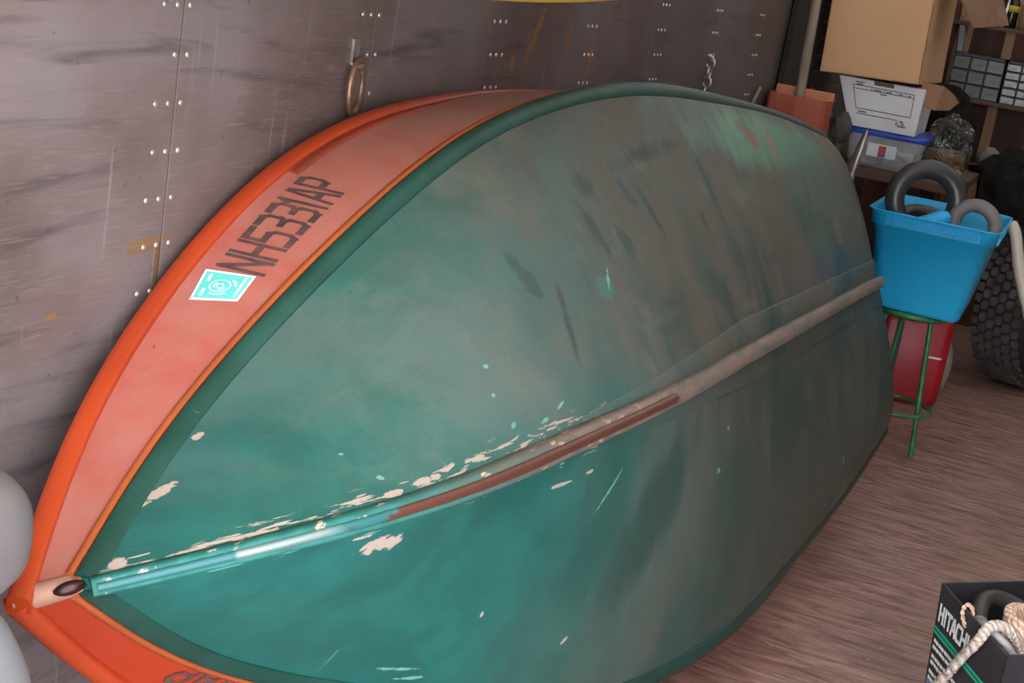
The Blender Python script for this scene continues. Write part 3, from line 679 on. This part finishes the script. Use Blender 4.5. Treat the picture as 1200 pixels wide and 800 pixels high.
# ------------------------------------------------------------------ stool, bin and what is in it
M_gpaint = simple('green_painted_steel', (62, 128, 82), (44, 96, 62), .4, .1, 20)
sx, sy = -.472, 4.737
stl = thing('garden_stool', 'green tubular metal stool under the blue bin', 'stool', (sx, sy, 0))
for a, c_ in ((.105, -.067), (-.055, .118), (-.122, -.045)):
    m = MB(); m.tube([(sx + a, sy + c_, .0), (sx + a * .62, sy + c_ * .62, .445)], .0085, 12); m.build('leg', M_gpaint, stl)
m = MB(); m.torus((sx, sy, .135), .126, .0065, (0, 0, 1), 40, 10); m.build('foot_ring', M_gpaint, stl)
m = MB(); m.lathe([(.0, .440), (.105, .440), (.116, .445), (.116, .455), (.105, .46), (.0, .46)], (sx, sy, 0), seg=36); m.build('seat', M_gpaint, stl)

M_blue = simple('bright_blue_plastic', (24, 160, 216), (30, 165, 219), .42, 0, 3)
bn = thing('recycling_bin', 'bright blue plastic bin standing on the green stool', 'bin', (-.45, 4.76, .46))
def rrect(cx, cy, hx, hy, r, z, n=6):
    o_ = []
    for (sx_, sy_, a0) in ((1, 1, 0), (-1, 1, PI / 2), (-1, -1, PI), (1, -1, 3 * PI / 2)):
        for k in range(n + 1):
            a = a0 + PI / 2 * k / n; o_.append((cx + sx_ * (hx - r) + r * math.cos(a), cy + sy_ * (hy - r) + r * math.sin(a), z))
    return o_
BM = frame_M((-.458, 4.60, .4605), .015)
m = MB(BM); rws = []
cyb = .24
for z, hx, hy, r in ((.0, .125, 0.2010, .025), (.004, .133, 0.2090, .035), (.012, .137, 0.2120, .04), (.258, .182, 0.2440, .045), (.259, .190, 0.2520, .045), (.298, .195, 0.2560, .045), (.304, .203, 0.2640, .05), (.308, .2045, 0.2650, .05), (.308, .198, 0.2590, .046), (.298, .190, 0.2500, .042), (.258, .177, 0.2390, .04), (.012, .132, 0.2070, .035), (.008, .12, 0.1960, .03)):
    rws.append(rrect(0, cyb, hx, hy, r, z))
m.grid(rws, closed=True); m.add(rws[0], [tuple(range(len(rws[0])))]); m.add(rws[-1], [tuple(range(len(rws[0])))])
m.build('body', M_blue, bn)
m = MB(BM)
for k in range(46):
    x = -.142 + k * .0063; m.box((x, cyb - .2575, .264), (x + .0022, cyb - .2525, .295))
m.build('rim_ribs', M_blue, bn); m = MB(BM)
for k in range(40):
    y = cyb - .20 + k * .0100; m.box((.191, y, .264), (.1965, y + .0022, .295))
m.build('rim_ribs', M_blue, bn)
def inbin(x, y, z): return tuple(BM @ Vector((x, cyb + y, z)))
M_rubber = simple('black_rubber', (58, 54, 54), (40, 38, 40), .33, 0, 6)
m = MB(); axr = Vector((.42, -1, .18)); m.torus(inbin(-.055, -.075, .340), .100, .031, axr, 44, 16); tag(m.build('rubber_ring', M_rubber), 'large black rubber ring sticking up out of the blue bin', 'ring')
m = MB(); cc = Vector(inbin(.105, -.055, .290)); m.torus(cc, .066, .022, (.35, -1, .3), 36, 14); tag(m.build('grey_ring', simple('grey_rubber', (128, 118, 118), (108, 100, 100), .55)), 'smaller grey rubber ring at the right end of the blue bin', 'ring')
m = MB(frame_M(inbin(-.03, -.17, .285), .2, 0, -.45)); m.lathe([(.0, -.14), (.022, -.135), (.024, 0), (.026, .05), (.018, .07), (.0, .076)], (0, 0, 0), (1, 0, 0), 20); tag(m.build('blue_handle', M_blue), 'blue rounded handle inside the bin below the black ring', 'handle')
m = MB(); m.torus(inbin(-.05, .06, .235), .09, .024, (.2, -.5, 1), 36, 12); tag(m.build('black_ring', M_rubber), 'dark rubber ring lying flat inside the blue bin', 'ring')
def lump(loc, size, seed, amp=.18, freq=3., seg=36, rot=0):
    m = MB(frame_M(loc, rot)); rws = []
    for i in range(seg // 2 + 1):
        th = -PI / 2 + PI * i / (seg // 2); r = []
        for j in range(seg):
            ph = 2 * PI * j / seg; d_ = Vector((math.cos(th) * math.cos(ph), math.cos(th) * math.sin(ph), math.sin(th)))
            k = 1 + amp * (mnoise.noise(d_ * freq + Vector((seed, 0, 0))) + .5 * mnoise.noise(d_ * freq * 2.3 + Vector((0, seed, 0)))); r.append(Vector((d_.x * size[0], d_.y * size[1], d_.z * size[2])) * k)
        rws.append(r)
    m.grid(rws, closed=True); return m
m = lump(inbin(.01, .0, .115), (.115, .17, .095), 4, .15, 4); tag(m.build('dark_cloth', simple('black_cloth', (26, 25, 26), (34, 32, 32), .9)), 'dark bundle of cloth filling the blue bin under the rings', 'cloth')

# red can and grey pump behind the stool legs
gc = thing('fuel_can', 'red metal can on the floor behind the stool', 'can', (-.53, 5.22, 0))
M_red = simple('red_can_paint', (176, 26, 38), (150, 20, 32), .35, 0, 6)
GM = frame_M((-.520, 5.40, 0), .25)
m = MB(GM); m.grid([rrect(0, 0, hx, hy, .035, z) for z, hx, hy in ((.002, .11, .075), (.012, .125, .088), (.03, .13, .09), (.30, .13, .09), (.33, .115, .078), (.345, .07, .05))], closed=True)
m.add(rrect(0, 0, .11, .075, .035, .002), [tuple(range(28))]); m.add(rrect(0, 0, .07, .05, .035, .345), [tuple(range(28))]); m.build('body', M_red, gc)
m = MB(GM); m.box((-.075, -.092, .02), (-.05, -.086, .30)); m.build('dark_stripe', simple('navy_stripe_print', (44, 44, 84), (38, 38, 72), .5), gc)
m = MB(GM); m.box((.045, -.0925, .185), (.105, -.087, .192)); m.build('white_mark', M_white, gc)
m = MB(GM); m.lathe([(.022, .34), (.022, .37), (.028, .37), (.028, .385), (0, .385)], (0, 0, 0), seg=20); m.build('cap', simple('black_cap', (30, 30, 30), (24, 24, 24), .5), gc)
m = MB(GM); m.tube(smooth_path([(-.09, 0, .325), (-.085, 0, .38), (-.05, 0, .405), (.05, 0, .405), (.085, 0, .38), (.09, 0, .325)]), .008, 10); m.build('handle', M_red, gc)
m = lump((-.405, 5.62, .101), (.03, .04, .10), 9, .1, 3); tag(m.build('grey_pouch', simple('grey_pouch_cloth', (150, 138, 132), (110, 100, 96), .8)), 'small grey pouch standing behind the stool beside the red can', 'pouch')

# ------------------------------------------------------------------ knobbly tyre on a white wheel
tr = thing('tyre', 'worn knobbly black tyre with white wheel standing on the floor right of the bin', 'tyre', (-.10, 6.12, 0))
M_tyre = simple('dusty_tyre_rubber', (92, 84, 82), (66, 60, 60), .85, 0, 10, bstr=.3)
M_tyre2 = simple('tyre_sidewall', (40, 37, 37), (30, 28, 28), .7)
axT = Vector((math.cos(.38), -math.sin(.38), .04)).normalized(); RT = .335; cT = Vector((-.155, 6.10, RT + .001)); wT = .10
uT = Vector((0, 0, 1)) - axT * axT.z; uT.normalize(); vT = axT.cross(uT)
m = MB(); m.lathe([(.205, -.085), (.235, -.105), (.285, -.112), (.315, -.10), (.322, -.06), (.322, .06), (.315, .10), (.285, .112), (.235, .105), (.205, .085), (.20, 0), (.205, -.085)], cT, axT, 72, 0)
m.build('casing', M_tyre2, tr)
m = MB(); rowsT = 6
for r in range(rowsT):
    for k in range(46):
        a = 2 * PI * (k + .5 * (r % 2)) / 46; h0 = -wT + (r + .5) * 2 * wT / rowsT; ro, ri = RT - (.010 if r in (0, rowsT - 1) else 0), .31; da = .055; dh = .0142; sk = .012
        def tp(ang, h, rad): return cT + axT * h + (uT * math.cos(ang) + vT * math.sin(ang)) * rad
        q = [(a - da, h0 - dh + sk * .3), (a, h0 - dh - .002), (a + da, h0 - dh + sk * .3), (a + da, h0 + dh - sk * .3), (a, h0 + dh + .002), (a - da, h0 + dh - sk * .3)]
        vs = [tp(x, y, ri) for x, y in q] + [tp(a + (x - a) * .9, h0 + (y - h0) * .9, ro) for x, y in q]
        m.add(vs, [tuple(range(6))[::-1], tuple(range(6, 12))] + [(i, (i + 1) % 6, 6 + (i + 1) % 6, 6 + i) for i in range(6)])
m.build('tread', M_tyre, tr)
m = MB(); m.lathe([(.212, .088), (.205, .08), (.19, .03), (.15, .02), (.11, .05), (.06, .055), (.03, .05), (0, .05)], cT, axT, 48); m.lathe([(.212, -.088), (.205, -.08), (.19, .03)], cT, axT, 48)
m.build('wheel', simple('white_wheel_paint', (206, 198, 188), (186, 176, 166), .4, 0, 6), tr, solid=.004)
m = MB(); m.torus(cT + axT * .05, .06, .008, axT, 24, 8); m.build('hub_ring', M_red, tr)

# white bent pipe leaning in front of the tyre
m = MB(); m.tube(smooth_path([(-.285, 5.56, .688), (-.262, 5.53, .655), (-.215, 5.51, .53), (-.140, 5.49, .376), (-.06, 5.48, .22), (.03, 5.47, .001)]), .021, 16)
tag(m.build('bent_pipe', simple('dusty_white_pipe', (206, 196, 184), (182, 170, 158), .45, 0, 9)), 'dusty white bent pipe in front of the tyre at right edge', 'pipe')
# black bundle on the tyre
M_fleece = simple('black_fleece', (24, 22, 21), (34, 31, 29), .95, 0, 40, bstr=.6, spec=.1)
m = lump((-.315, 5.98, .735), (.215, .20, .16), 2.3, .28, 2.4, 56, .3)
for i, v in enumerate(m.v): m.v[i] = Vector((v.x, v.y, max(v.z, .674 + .01 * math.sin(v.x * 40))))
for i, v in enumerate(m.v):
    if v.x < -.445: m.v[i] = Vector((v.x, v.y, max(v.z, .828)))
tag(m.build('black_bundle', M_fleece), 'black fleecy bundle heaped behind the blue bin above the tyre', 'bundle')

# ------------------------------------------------------------------ bench and the stack on it
M_bench = simple('brown_bench_wood', (92, 64, 44), (72, 50, 35), .7, 0, 6, (1, 4, 4))
wb = thing('workbench', 'brown wooden bench behind the boat stern carrying the boxes', 'bench', (-.72, 5.6, 0))
MB().box((-1.045, 5.14, .79), (-.46, 6.2, .822)).build('top', M_bench, wb, bevel=.003)
for x in (-1.0, -.66):
    for y in (5.22, 6.1): MB().box((x - .03, y - .03, 0), (x + .03, y + .03, .79)).build('leg', M_bench, wb, bevel=.003)

def clear_mat(name, tint, alpha=.35, rough=.12):
    t = NT(name); t.b.inputs['Base Color'].default_value = lin(tint); t.b.inputs['Roughness'].default_value = rough; t.b.inputs['Alpha'].default_value = alpha
    n = t.noise(t.coord('Object'), 26 if 'film' in name else 12, 3, .5, 1.5 if 'film' in name else 0); x = t.n('ShaderNodeBump'); x.inputs['Strength'].default_value = .9 if 'film' in name else .15; x.inputs['Distance'].default_value = .03 if 'film' in name else .01; t.l(n, x.inputs['Height']); t.l(x.outputs[0], t.b.inputs['Normal'])
    return t.m
def film_mat(name):
    t = NT(name); o = t.t.nodes['Material Output']
    n = t.noise(t.coord('Object'), 22, 3, .5, 1.5); b = t.n('ShaderNodeBump'); b.inputs['Strength'].default_value = .9; b.inputs['Distance'].default_value = .03; t.l(n, b.inputs['Height'])
    tr_ = t.n('ShaderNodeBsdfTransparent'); tr_.inputs[0].default_value = (.93, .93, .94, 1); g = t.n('ShaderNodeBsdfGlossy'); g.inputs['Roughness'].default_value = .08; t.l(b.outputs[0], g.inputs['Normal'])
    f = t.n('ShaderNodeFresnel'); f.inputs[0].default_value = 1.5; t.l(b.outputs[0], f.inputs['Normal'])
    m = t.n('ShaderNodeMixShader'); t.l(f.outputs[0], m.inputs[0]); t.l(tr_.outputs[0], m.inputs[1]); t.l(g.outputs[0], m.inputs[2]); t.l(m.outputs[0], o.inputs[0]); return t.m
cb = thing('storage_bin', 'clear plastic storage bin with blue lid under the white file box', 'storage bin', (-.75, 5.4, .822))
M_clear = clear_mat('clear_plastic', (206, 204, 206), .32)
CM = frame_M((-.745, 5.20, .8225), .06)
m = MB(CM); rws = [rrect(0, .2, hx, hy, .03, z) for z, hx, hy in ((0, .118, .16), (.004, .124, .166), (.115, .134, .176))]; m.grid(rws, closed=True); m.add(rws[0], [tuple(range(28))]); m.build('body', M_clear, cb, solid=.002)
m = MB(CM); rws = [rrect(0, .2, hx, hy, .034, z) for z, hx, hy in ((.110, .137, .179), (.122, .141, .183), (.130, .139, .181), (.131, .12, .165))]; m.grid(rws, closed=True); m.add(rws[-1], [tuple(range(28))]); m.add(rws[0], [tuple(range(28))]); m.build('lid', simple('blue_lid_plastic', (36, 82, 190), (30, 70, 170), .4), cb)
m = MB(CM); m.box((-.055, .0185, .04), (.045, .0225, .085)); m.build('label', simple('pale_label', (206, 204, 210), (190, 190, 200), .5), cb)
m = MB(CM); m.box((-.016, .0165, .052), (.010, .0185, .08), 0); m.box((-.016, .0165, .042), (.010, .0185, .052), 1); m.build('label_print', [M_red, simple('blue_print', (60, 70, 150), (50, 60, 140), .5)], cb)
m = MB(CM); m.box((.0, .12, .006), (.10, .30, .05)); m.box((-.09, .1, .006), (-.02, .25, .07)); tag(m.build('packets', simple('pale_packets', (206, 190, 184), (150, 84, 84), .6, 0, 14), bevel=.006), 'pale packets inside the clear storage bin', 'packets')
m = MB(CM); m.tube([(-.02, .07, .09), (.11, .06, .02)], .006, 8); tag(m.build('dark_rod', M_rubber), 'dark thin rod slanting inside the clear storage bin', 'rod')

# white file box
fb = thing('file_box', 'white cardboard file box with printed form, under the big brown carton', 'box', (-.75, 5.4, .955))
M_wcard = simple('white_card', (214, 210, 212), (204, 198, 202), .6, 0, 4)
FM = frame_M((-.765, 5.20, .9545), .03)
zt = .165; 
m = MB(FM); fr_ = lambda z: (.115 + .035 * z / zt)
def fpt(x, y, z):  # tapered box point, x in -1..1, y 0..1
    return (x * fr_(z) + (-.03 if x > 0 else -.03) * z / zt, -.0 - .02 * z / zt + y * (.34 + .03 * z / zt), z)
def fquad(m, x0, z0, x1, z1, y=-.0015): m.add([(fpt(x0, 0, z0)[0], fpt(0, 0, z0)[1] + y, z0), (fpt(x1, 0, z0)[0], fpt(0, 0, z0)[1] + y, z0), (fpt(x1, 0, z1)[0], fpt(0, 0, z1)[1] + y, z1), (fpt(x0, 0, z1)[0], fpt(0, 0, z1)[1] + y, z1)], [(0, 1, 2, 3)])
m.hexa([fpt(-1, 0, 0), fpt(1, 0, 0), fpt(1, 1, 0), fpt(-1, 1, 0), fpt(-1, 0, zt), fpt(1, 0, zt), fpt(1, 1, zt), fpt(-1, 1, zt)]); m.build('body', M_wcard, fb, bevel=.004)
M_print = simple('grey_form_print', (84, 74, 86), (96, 86, 98), .6)
m = MB(FM); lw = .0028
for x0, z0, x1, z1 in ((-.70, .062, .78, .062 + lw), (-.70, .140, .78, .140 + lw), (-.70, .062, -.68, .14), (.76, .062, .78, .14), (-.70, .128, .78, .128 + lw), (-.70, .045, .45, .045 + lw), (-.25, .128, -.235, .14), (.05, .128, .065, .14), (.33, .128, .345, .14), (.56, .128, .575, .14)): fquad(m, x0, z0, x1, z1)
for x0, x1, z in ((-.62, -.40, .150), (-.60, -.45, .143), (-.2, .0, .132), (.1, .25, .132), (.39, .5, .132), (.62, .7, .132), (-.65, -.42, .052), (-.05, .12, .121)): fquad(m, x0, z, x1, z + .004)
for k in range(9):
    x = .40 + k * .034; fquad(m, x, .028 + .004 * math.sin(k * 2), x + .024, .036 + .006 * math.sin(k * 1.3 + 1))
fquad(m, .44, .024, .68, .028); fquad(m, .5, .04, .6, .046)
m.build('form_print', M_print, fb, solid=.0005)
m = MB(FM); rws = []
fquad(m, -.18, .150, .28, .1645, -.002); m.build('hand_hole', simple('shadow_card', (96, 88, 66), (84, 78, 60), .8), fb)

# big brown carton with hanging flaps
bc_ = thing('brown_carton', 'large plain brown cardboard carton on top of the white file box', 'carton', (-.8, 5.4, 1.125))
M_card = simple('tan_cardboard', (204, 158, 118), (196, 150, 110), .75, 0, 2)
KM = frame_M((-.815, 5.13, 1.1285), -.02, 0, -.04)
m = MB(KM); X0, X1, Y1, ZT = -.190, .150, .52, .42
for lo, hi in (((X0, 0, 0), (X1, .004, ZT)), ((X0, Y1 - .004, 0), (X1, Y1, ZT)), ((X0, 0, 0), (X0 + .004, Y1, ZT)), ((X1 - .004, 0, 0), (X1, Y1, ZT)), ((X0, 0, 0), (X1, Y1, .004))): m.box(lo, hi)
m.build('body', M_card, bc_)
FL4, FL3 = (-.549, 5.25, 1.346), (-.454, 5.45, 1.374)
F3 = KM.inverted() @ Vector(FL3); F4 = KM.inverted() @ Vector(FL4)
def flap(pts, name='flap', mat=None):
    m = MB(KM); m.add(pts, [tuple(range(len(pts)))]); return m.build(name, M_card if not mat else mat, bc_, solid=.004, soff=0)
flap([(X1, .02, ZT), (X1 + .12, Y1 - .04, ZT), (F3[0], F3[1], F3[2]), (F4[0], F4[1], F4[2])], 'flap', simple('shaded_flap_card', (128, 94, 72), (112, 82, 62), .8))  # shade on the hanging flap is painted in as a darker card colour
flap([(X0, 0, ZT), (X1, 0, ZT), (X1 - .02, -.10, ZT + .13), (X0 + .02, -.10, ZT + .13)])
cs = MB(frame_M((-.668, 5.215, 1.058), .2)); cs.add([(-.0, 0, .085), (.075, -.005, .082), (.115, .03, .06), (.14, .05, .035), (.11, .015, .005), (.06, -.02, -.002), (.005, -.018, .008)], [(0, 1, 5, 6), (1, 2, 4, 5), (2, 3, 4)])
tag(cs.build('cardboard_scrap', simple('brown_scrap_card', (132, 96, 70), (116, 84, 60), .8), solid=.005, soff=0, bevel=.001), 'bent brown cardboard scrap beside the right corner of the file box', 'cardboard')

# clear bag with rope in it
m = lump((-.555, 5.42, .925), (.085, .10, .11), 5.1, .22, 2.6, 40); 
for i, v in enumerate(m.v): m.v[i] = Vector((v.x, v.y, max(v.z, .8235)))
tag(m.build('plastic_bag', film_mat('crinkled_clear_film')), 'crinkled clear plastic bag right of the file box', 'bag')
pts = [Vector((-.555 + .058 * math.cos(a), 5.42 + .06 * math.sin(a), .836 + k * .017 + .004 * math.sin(2 * a))) for k in range(5) for a in [2 * PI * j / 12 for j in range(12)]]
rope('rope_coil', pts, .0105, rope_mat('tan_rope', (186, 166, 134), (140, 118, 92)), 'tan rope coiled inside the clear plastic bag', 'rope', 3, .035)

tag(lump((-.66, 5.95, .975), (.13, .10, .145), 8.2, .15, 3).build('dark_filler', M_fleece), 'added dark tarp standing on the bench behind the clear plastic bag', 'filler')  # added lump that keeps the gap behind the bag dark
# shovel, stick, added dark strip, dark cloth, blade
M_redpl = simple('faded_red_plastic', (156, 74, 52), (142, 64, 46), .55, 0, 5)
sv = thing('scoop_shovel', 'faded red scoop shovel with grey wooden pole behind the boat stern', 'shovel', (-1.0, 4.62, 0))
m = MB(); yb = 4.62; xa, xb = -1.05, -.86
prof = []
for z, w, dp in ((.70, .094, .09), (.86, .096, .10), (.97, .096, .105), (1.055, .094, .10)):
    cx = (xa + xb) / 2 + .0 * z
    prof.append([(cx - w, yb, z), (cx - w * .9, yb - .012, z), (cx, yb - .016, z), (cx + w * .9, yb - .012, z), (cx + w, yb, z), (cx + w, yb + dp, z), (cx - w, yb + dp, z)])
m.grid(prof, closed=True, smooth=False); m.add(prof[0], [tuple(range(7))]); m.build('scoop', M_redpl, sv, solid=.006, soff=-1)
m = MB(); m.box((xa, yb + .095, 1.04), (xb, yb + .102, 1.078)); m.build('scoop_lip', simple('paler_red_plastic', (196, 122, 88), (184, 110, 78), .6), sv, bevel=.003)
m = MB(); m.tube([(-.955, yb + .045, .71), (-.958, yb + .045, 1.0), (-.985, yb + .06, 1.75)], .0155, 14); m.build('pole', simple('grey_wood_pole', (148, 128, 112), (120, 102, 90), .7, 0, 12, (3, 3, .5)), sv)
for x in (-1.02, -.87):
    MB().box((x - .02, yb + .02, 0), (x + .02, yb + .06, .70)).build('stand_post', M_bench, sv, bevel=.002)
m = MB(); m.tube([(-1.04, 4.35, .99), (-1.052, 4.50, 1.065)], .006, 10); m.tube([(-1.04, 4.35, .99), (-.98, 4.27, .0)], .006, 10)
tag(m.build('grey_stick', simple('grey_stick_wood', (120, 108, 100), (100, 90, 84), .7)), 'thin grey bent stick leaning on the wall left of the red shovel', 'stick')
m = MB(); m.box((WX + .006, 4.745, 0), (WX + .026, 5.08, 2.0)); tag(m.build('dark_wall_strip', simple('near_black_strip', (40, 32, 28), (28, 22, 20), .9, 0, 5), bevel=.002), 'tall dark strip added against wall behind the red shovel', 'board')  # thin strip added over the dark stretch of wall
def padded_post(name, label, loc, size, seed, mat, r_):
    p = thing(name, label, 'post', (loc[0], loc[1], 0), 'padded stands under the shelf' if name == 'padded_stand' else None); lump(loc, size, seed, .2, 3).build('wrapping', mat, p)
    m = MB(); m.tube([(loc[0], loc[1], 0), (loc[0], loc[1], loc[2])], r_, 10); m.build('post', M_bench, p)
padded_post('wrapped_post', 'dark grey wrapped post end between red shovel and file box', (-.825, 4.75, .975), (.032, .04, .05), 7.7, simple('dark_grey_cover', (72, 66, 64), (56, 50, 50), .8), .014)
bl = thing('garden_hoe', 'grey metal blade on a handle leaning between boat and blue bin', 'tool', (-.72, 4.56, 0))
BLM = Matrix.Translation((-.755, 4.52, .71)) @ Matrix.Rotation(.17, 4, 'Y') @ Matrix.Rotation(-.25, 4, 'Z')
m = MB(BLM); rws = []
for z, w in ((-.02, .008), (.03, .020), (.08, .024), (.13, .022), (.18, .016), (.24, .012), (.285, .008), (.295, .004)):
    rws.append([(-w, -.002, z), (0, -.006, z), (w, -.002, z), (w, .002, z), (0, .003, z), (-w, .002, z)])
m.grid(rws, closed=True); m.add(rws[0], [tuple(range(6))]); m.add(rws[-1], [tuple(range(6))]); m.build('blade', simple('worn_grey_steel', (150, 144, 140), (104, 98, 96), .35, .7, 14), bl)
m = MB(); p_ = BLM @ Vector((0, 0, 0)); m.tube([p_, (p_.x - .03, p_.y + .02, .002)], .011, 12); m.build('handle', M_bench, bl)

# ------------------------------------------------------------------ shelves on the end wall
M_shelf = simple('dark_shelf_board', (98, 66, 50), (76, 50, 38), .7, 0, 5, (1, 6, 6))
zs = 1.045
for z, lab in ((zs, 'lower dark shelf board carrying the drawer cabinets'), (1.37, 'upper dark shelf board carrying small bottles')):
    sh = thing('wall_shelf', lab, 'shelf', (-.2, EY - .1, z), 'shelves on the end wall'); MB().box((-.98, EY - .20, z - .018), (.6, EY - .031, z)).build('board', M_shelf, sh, bevel=.002)
    for x in (-.765, -.12):
        m = MB(); m.add([(x - .012, EY - .032, z - .02), (x - .012, EY - .17, z - .02), (x - .012, EY - .032, z - .16), (x + .012, EY - .032, z - .02), (x + .012, EY - .17, z - .02), (x + .012, EY - .032, z - .16)], [(0, 1, 2), (3, 5, 4), (0, 3, 4, 1), (1, 4, 5, 2), (2, 5, 3, 0)])
        o = m.build('bracket', simple('white_bracket_paint', (206, 206, 212), (190, 190, 198), .5), sh); o['label'] = 'white triangular bracket'
def cabinet(x0, x1, cols, nrow, h, label, tone, dy=0):
    c_ = thing('drawer_cabinet', label, 'cabinet', ((x0 + x1) / 2, EY - .13, zs), 'small parts cabinets on the lower shelf'); y0, y1 = EY - .195, EY - .05
    m = MB(); m.box((x0, y0 + .006, zs + .0005), (x1, y1, zs + .004)); m.box((x0, y0 + .006, zs + h - .012), (x1, y1, zs + h)); m.box((x0, y0 + .006, zs), (x0 + .006, y1, zs + h)); m.box((x1 - .006, y0 + .006, zs), (x1, y1, zs + h)); m.box((x0, y1 - .004, zs), (x1, y1, zs + h))
    for i in range(1, cols): x = x0 + (x1 - x0) * i / cols; m.box((x - .002, y0 + .006, zs), (x + .002, y1, zs + h))
    for j in range(1, nrow): z = zs + (h - .012) * j / nrow; m.box((x0, y0 + .006, z - .0015), (x1, y1, z + .0015))
    m.build('case', simple('dark_blue_grey_case', (46, 56, 70), (38, 46, 58), .5), c_)
    dm = simple('smoky_drawer_plastic' + str(cols), tone, tuple(int(v * .8) for v in tone), .3, 0, 22)
    proto = None; w = (x1 - x0) / cols; hh = (h - .012) / nrow
    for i in range(cols):
        for j in range(nrow):
            if proto is None:
                m = MB(); m.box((x0 + .0045, y0, zs + .005), (x0 + w - .0045, y1 - .01, zs + hh - .004)); m.box((x0 + w * .35, y0 - .006, zs + hh * .35), (x0 + w * .65, y0, zs + hh * .55)); proto = m.build('drawer', dm, c_, bevel=.0012); o = proto
            else:
                o = proto.copy(); o.parent = c_; C.objects.link(o); o.location = (i * w, 0, j * hh)
    return c_
cabinet(-.765, -.545, 3, 3, .19, 'small parts cabinet with nine smoky drawers, left one on the shelf', (120, 122, 116))
cabinet(-.535, -.28, 4, 5, .19, 'small parts cabinet with many small pale drawers, right one on the shelf', (168, 166, 166))
# bottles on the upper shelf
zu = 1.37
bt = thing('bottle', 'dark bottle with yellow label on the upper shelf', 'bottle', (-.575, EY - .12, zu))
m = MB(); m.lathe([(0, .0005), (.026, .0005), (.028, .004), (.028, .10), (.020, .125), (.011, .135), (.011, .16), (0, .16)], (-.575, EY - .12, zu), seg=24); m.build('body', simple('dark_bottle_glass', (34, 26, 22), (26, 20, 18), .2), bt)
m = MB(); m.lathe([(.0284, .07), (.0284, .098)], (-.575, EY - .12, zu), seg=24); m.build('label', simple('yellow_label_print', (196, 170, 50), (180, 150, 44), .5), bt, solid=.0006, soff=1)
m = MB(); m.lathe([(.0124, .145), (.0124, .165), (0, .165)], (-.575, EY - .12, zu), seg=16); m.build('cap', M_white, bt)
for x, h, r, tone, lab in ((-.635, .085, .022, (190, 184, 176), 'small white jar left of the dark bottle on the upper shelf'), (-.515, .13, .024, (150, 128, 96), 'tan bottle right of the dark bottle on the upper shelf')):
    j = thing('jar', lab, 'jar', (x, EY - .12, zu)); m = MB(); m.lathe([(0, .0005), (r, .0005), (r, h * .8), (r * .8, h * .86), (0, h * .86)], (x, EY - .12, zu), seg=20); m.build('body', simple('jar_glaze%d' % int(h * 1000), tone, None, .35), j)
    m = MB(); m.lathe([(r * .85, h * .861), (r * .85, h), (0, h)], (x, EY - .12, zu), seg=20); m.build('lid', M_white, j)
m = MB(); m.tube([(-.600, EY - .17, zu + .002), (-.592, EY - .145, zu + .18)], .005, 8); tag(m.build('white_rod', M_white), 'thin white rod leaning in front of the dark bottle', 'rod')
# odds and ends under the shelf
padded_post('padded_stand', 'grey covered stand in the shadow left of the black bundle top', (-.66, 6.70, .86), (.06, .06, .07), 3.3, simple('grey_sacking', (108, 96, 94), (90, 80, 78), .85), .02)
padded_post('padded_stand', 'grey padded stand just right of the black bundle top', (-.505, 6.70, .80), (.05, .06, .06), 6.1, simple('grey_pad', (124, 122, 118), (104, 102, 100), .8), .02)

# ------------------------------------------------------------------ light: overcast daylight through the open rear
w = bpy.data.worlds.new('overcast'); bpy.context.scene.world = w; w.use_nodes = True
bg = w.node_tree.nodes['Background']; bg.inputs[0].default_value = (.93, .97, 1.0, 1); bg.inputs[1].default_value = 5.2
vs_ = bpy.context.scene.view_settings
vs_.view_transform = 'Standard'; vs_.look = 'None'; vs_.gamma = 1; vs_.exposure = 0.2; vs_.use_curve_mapping = False
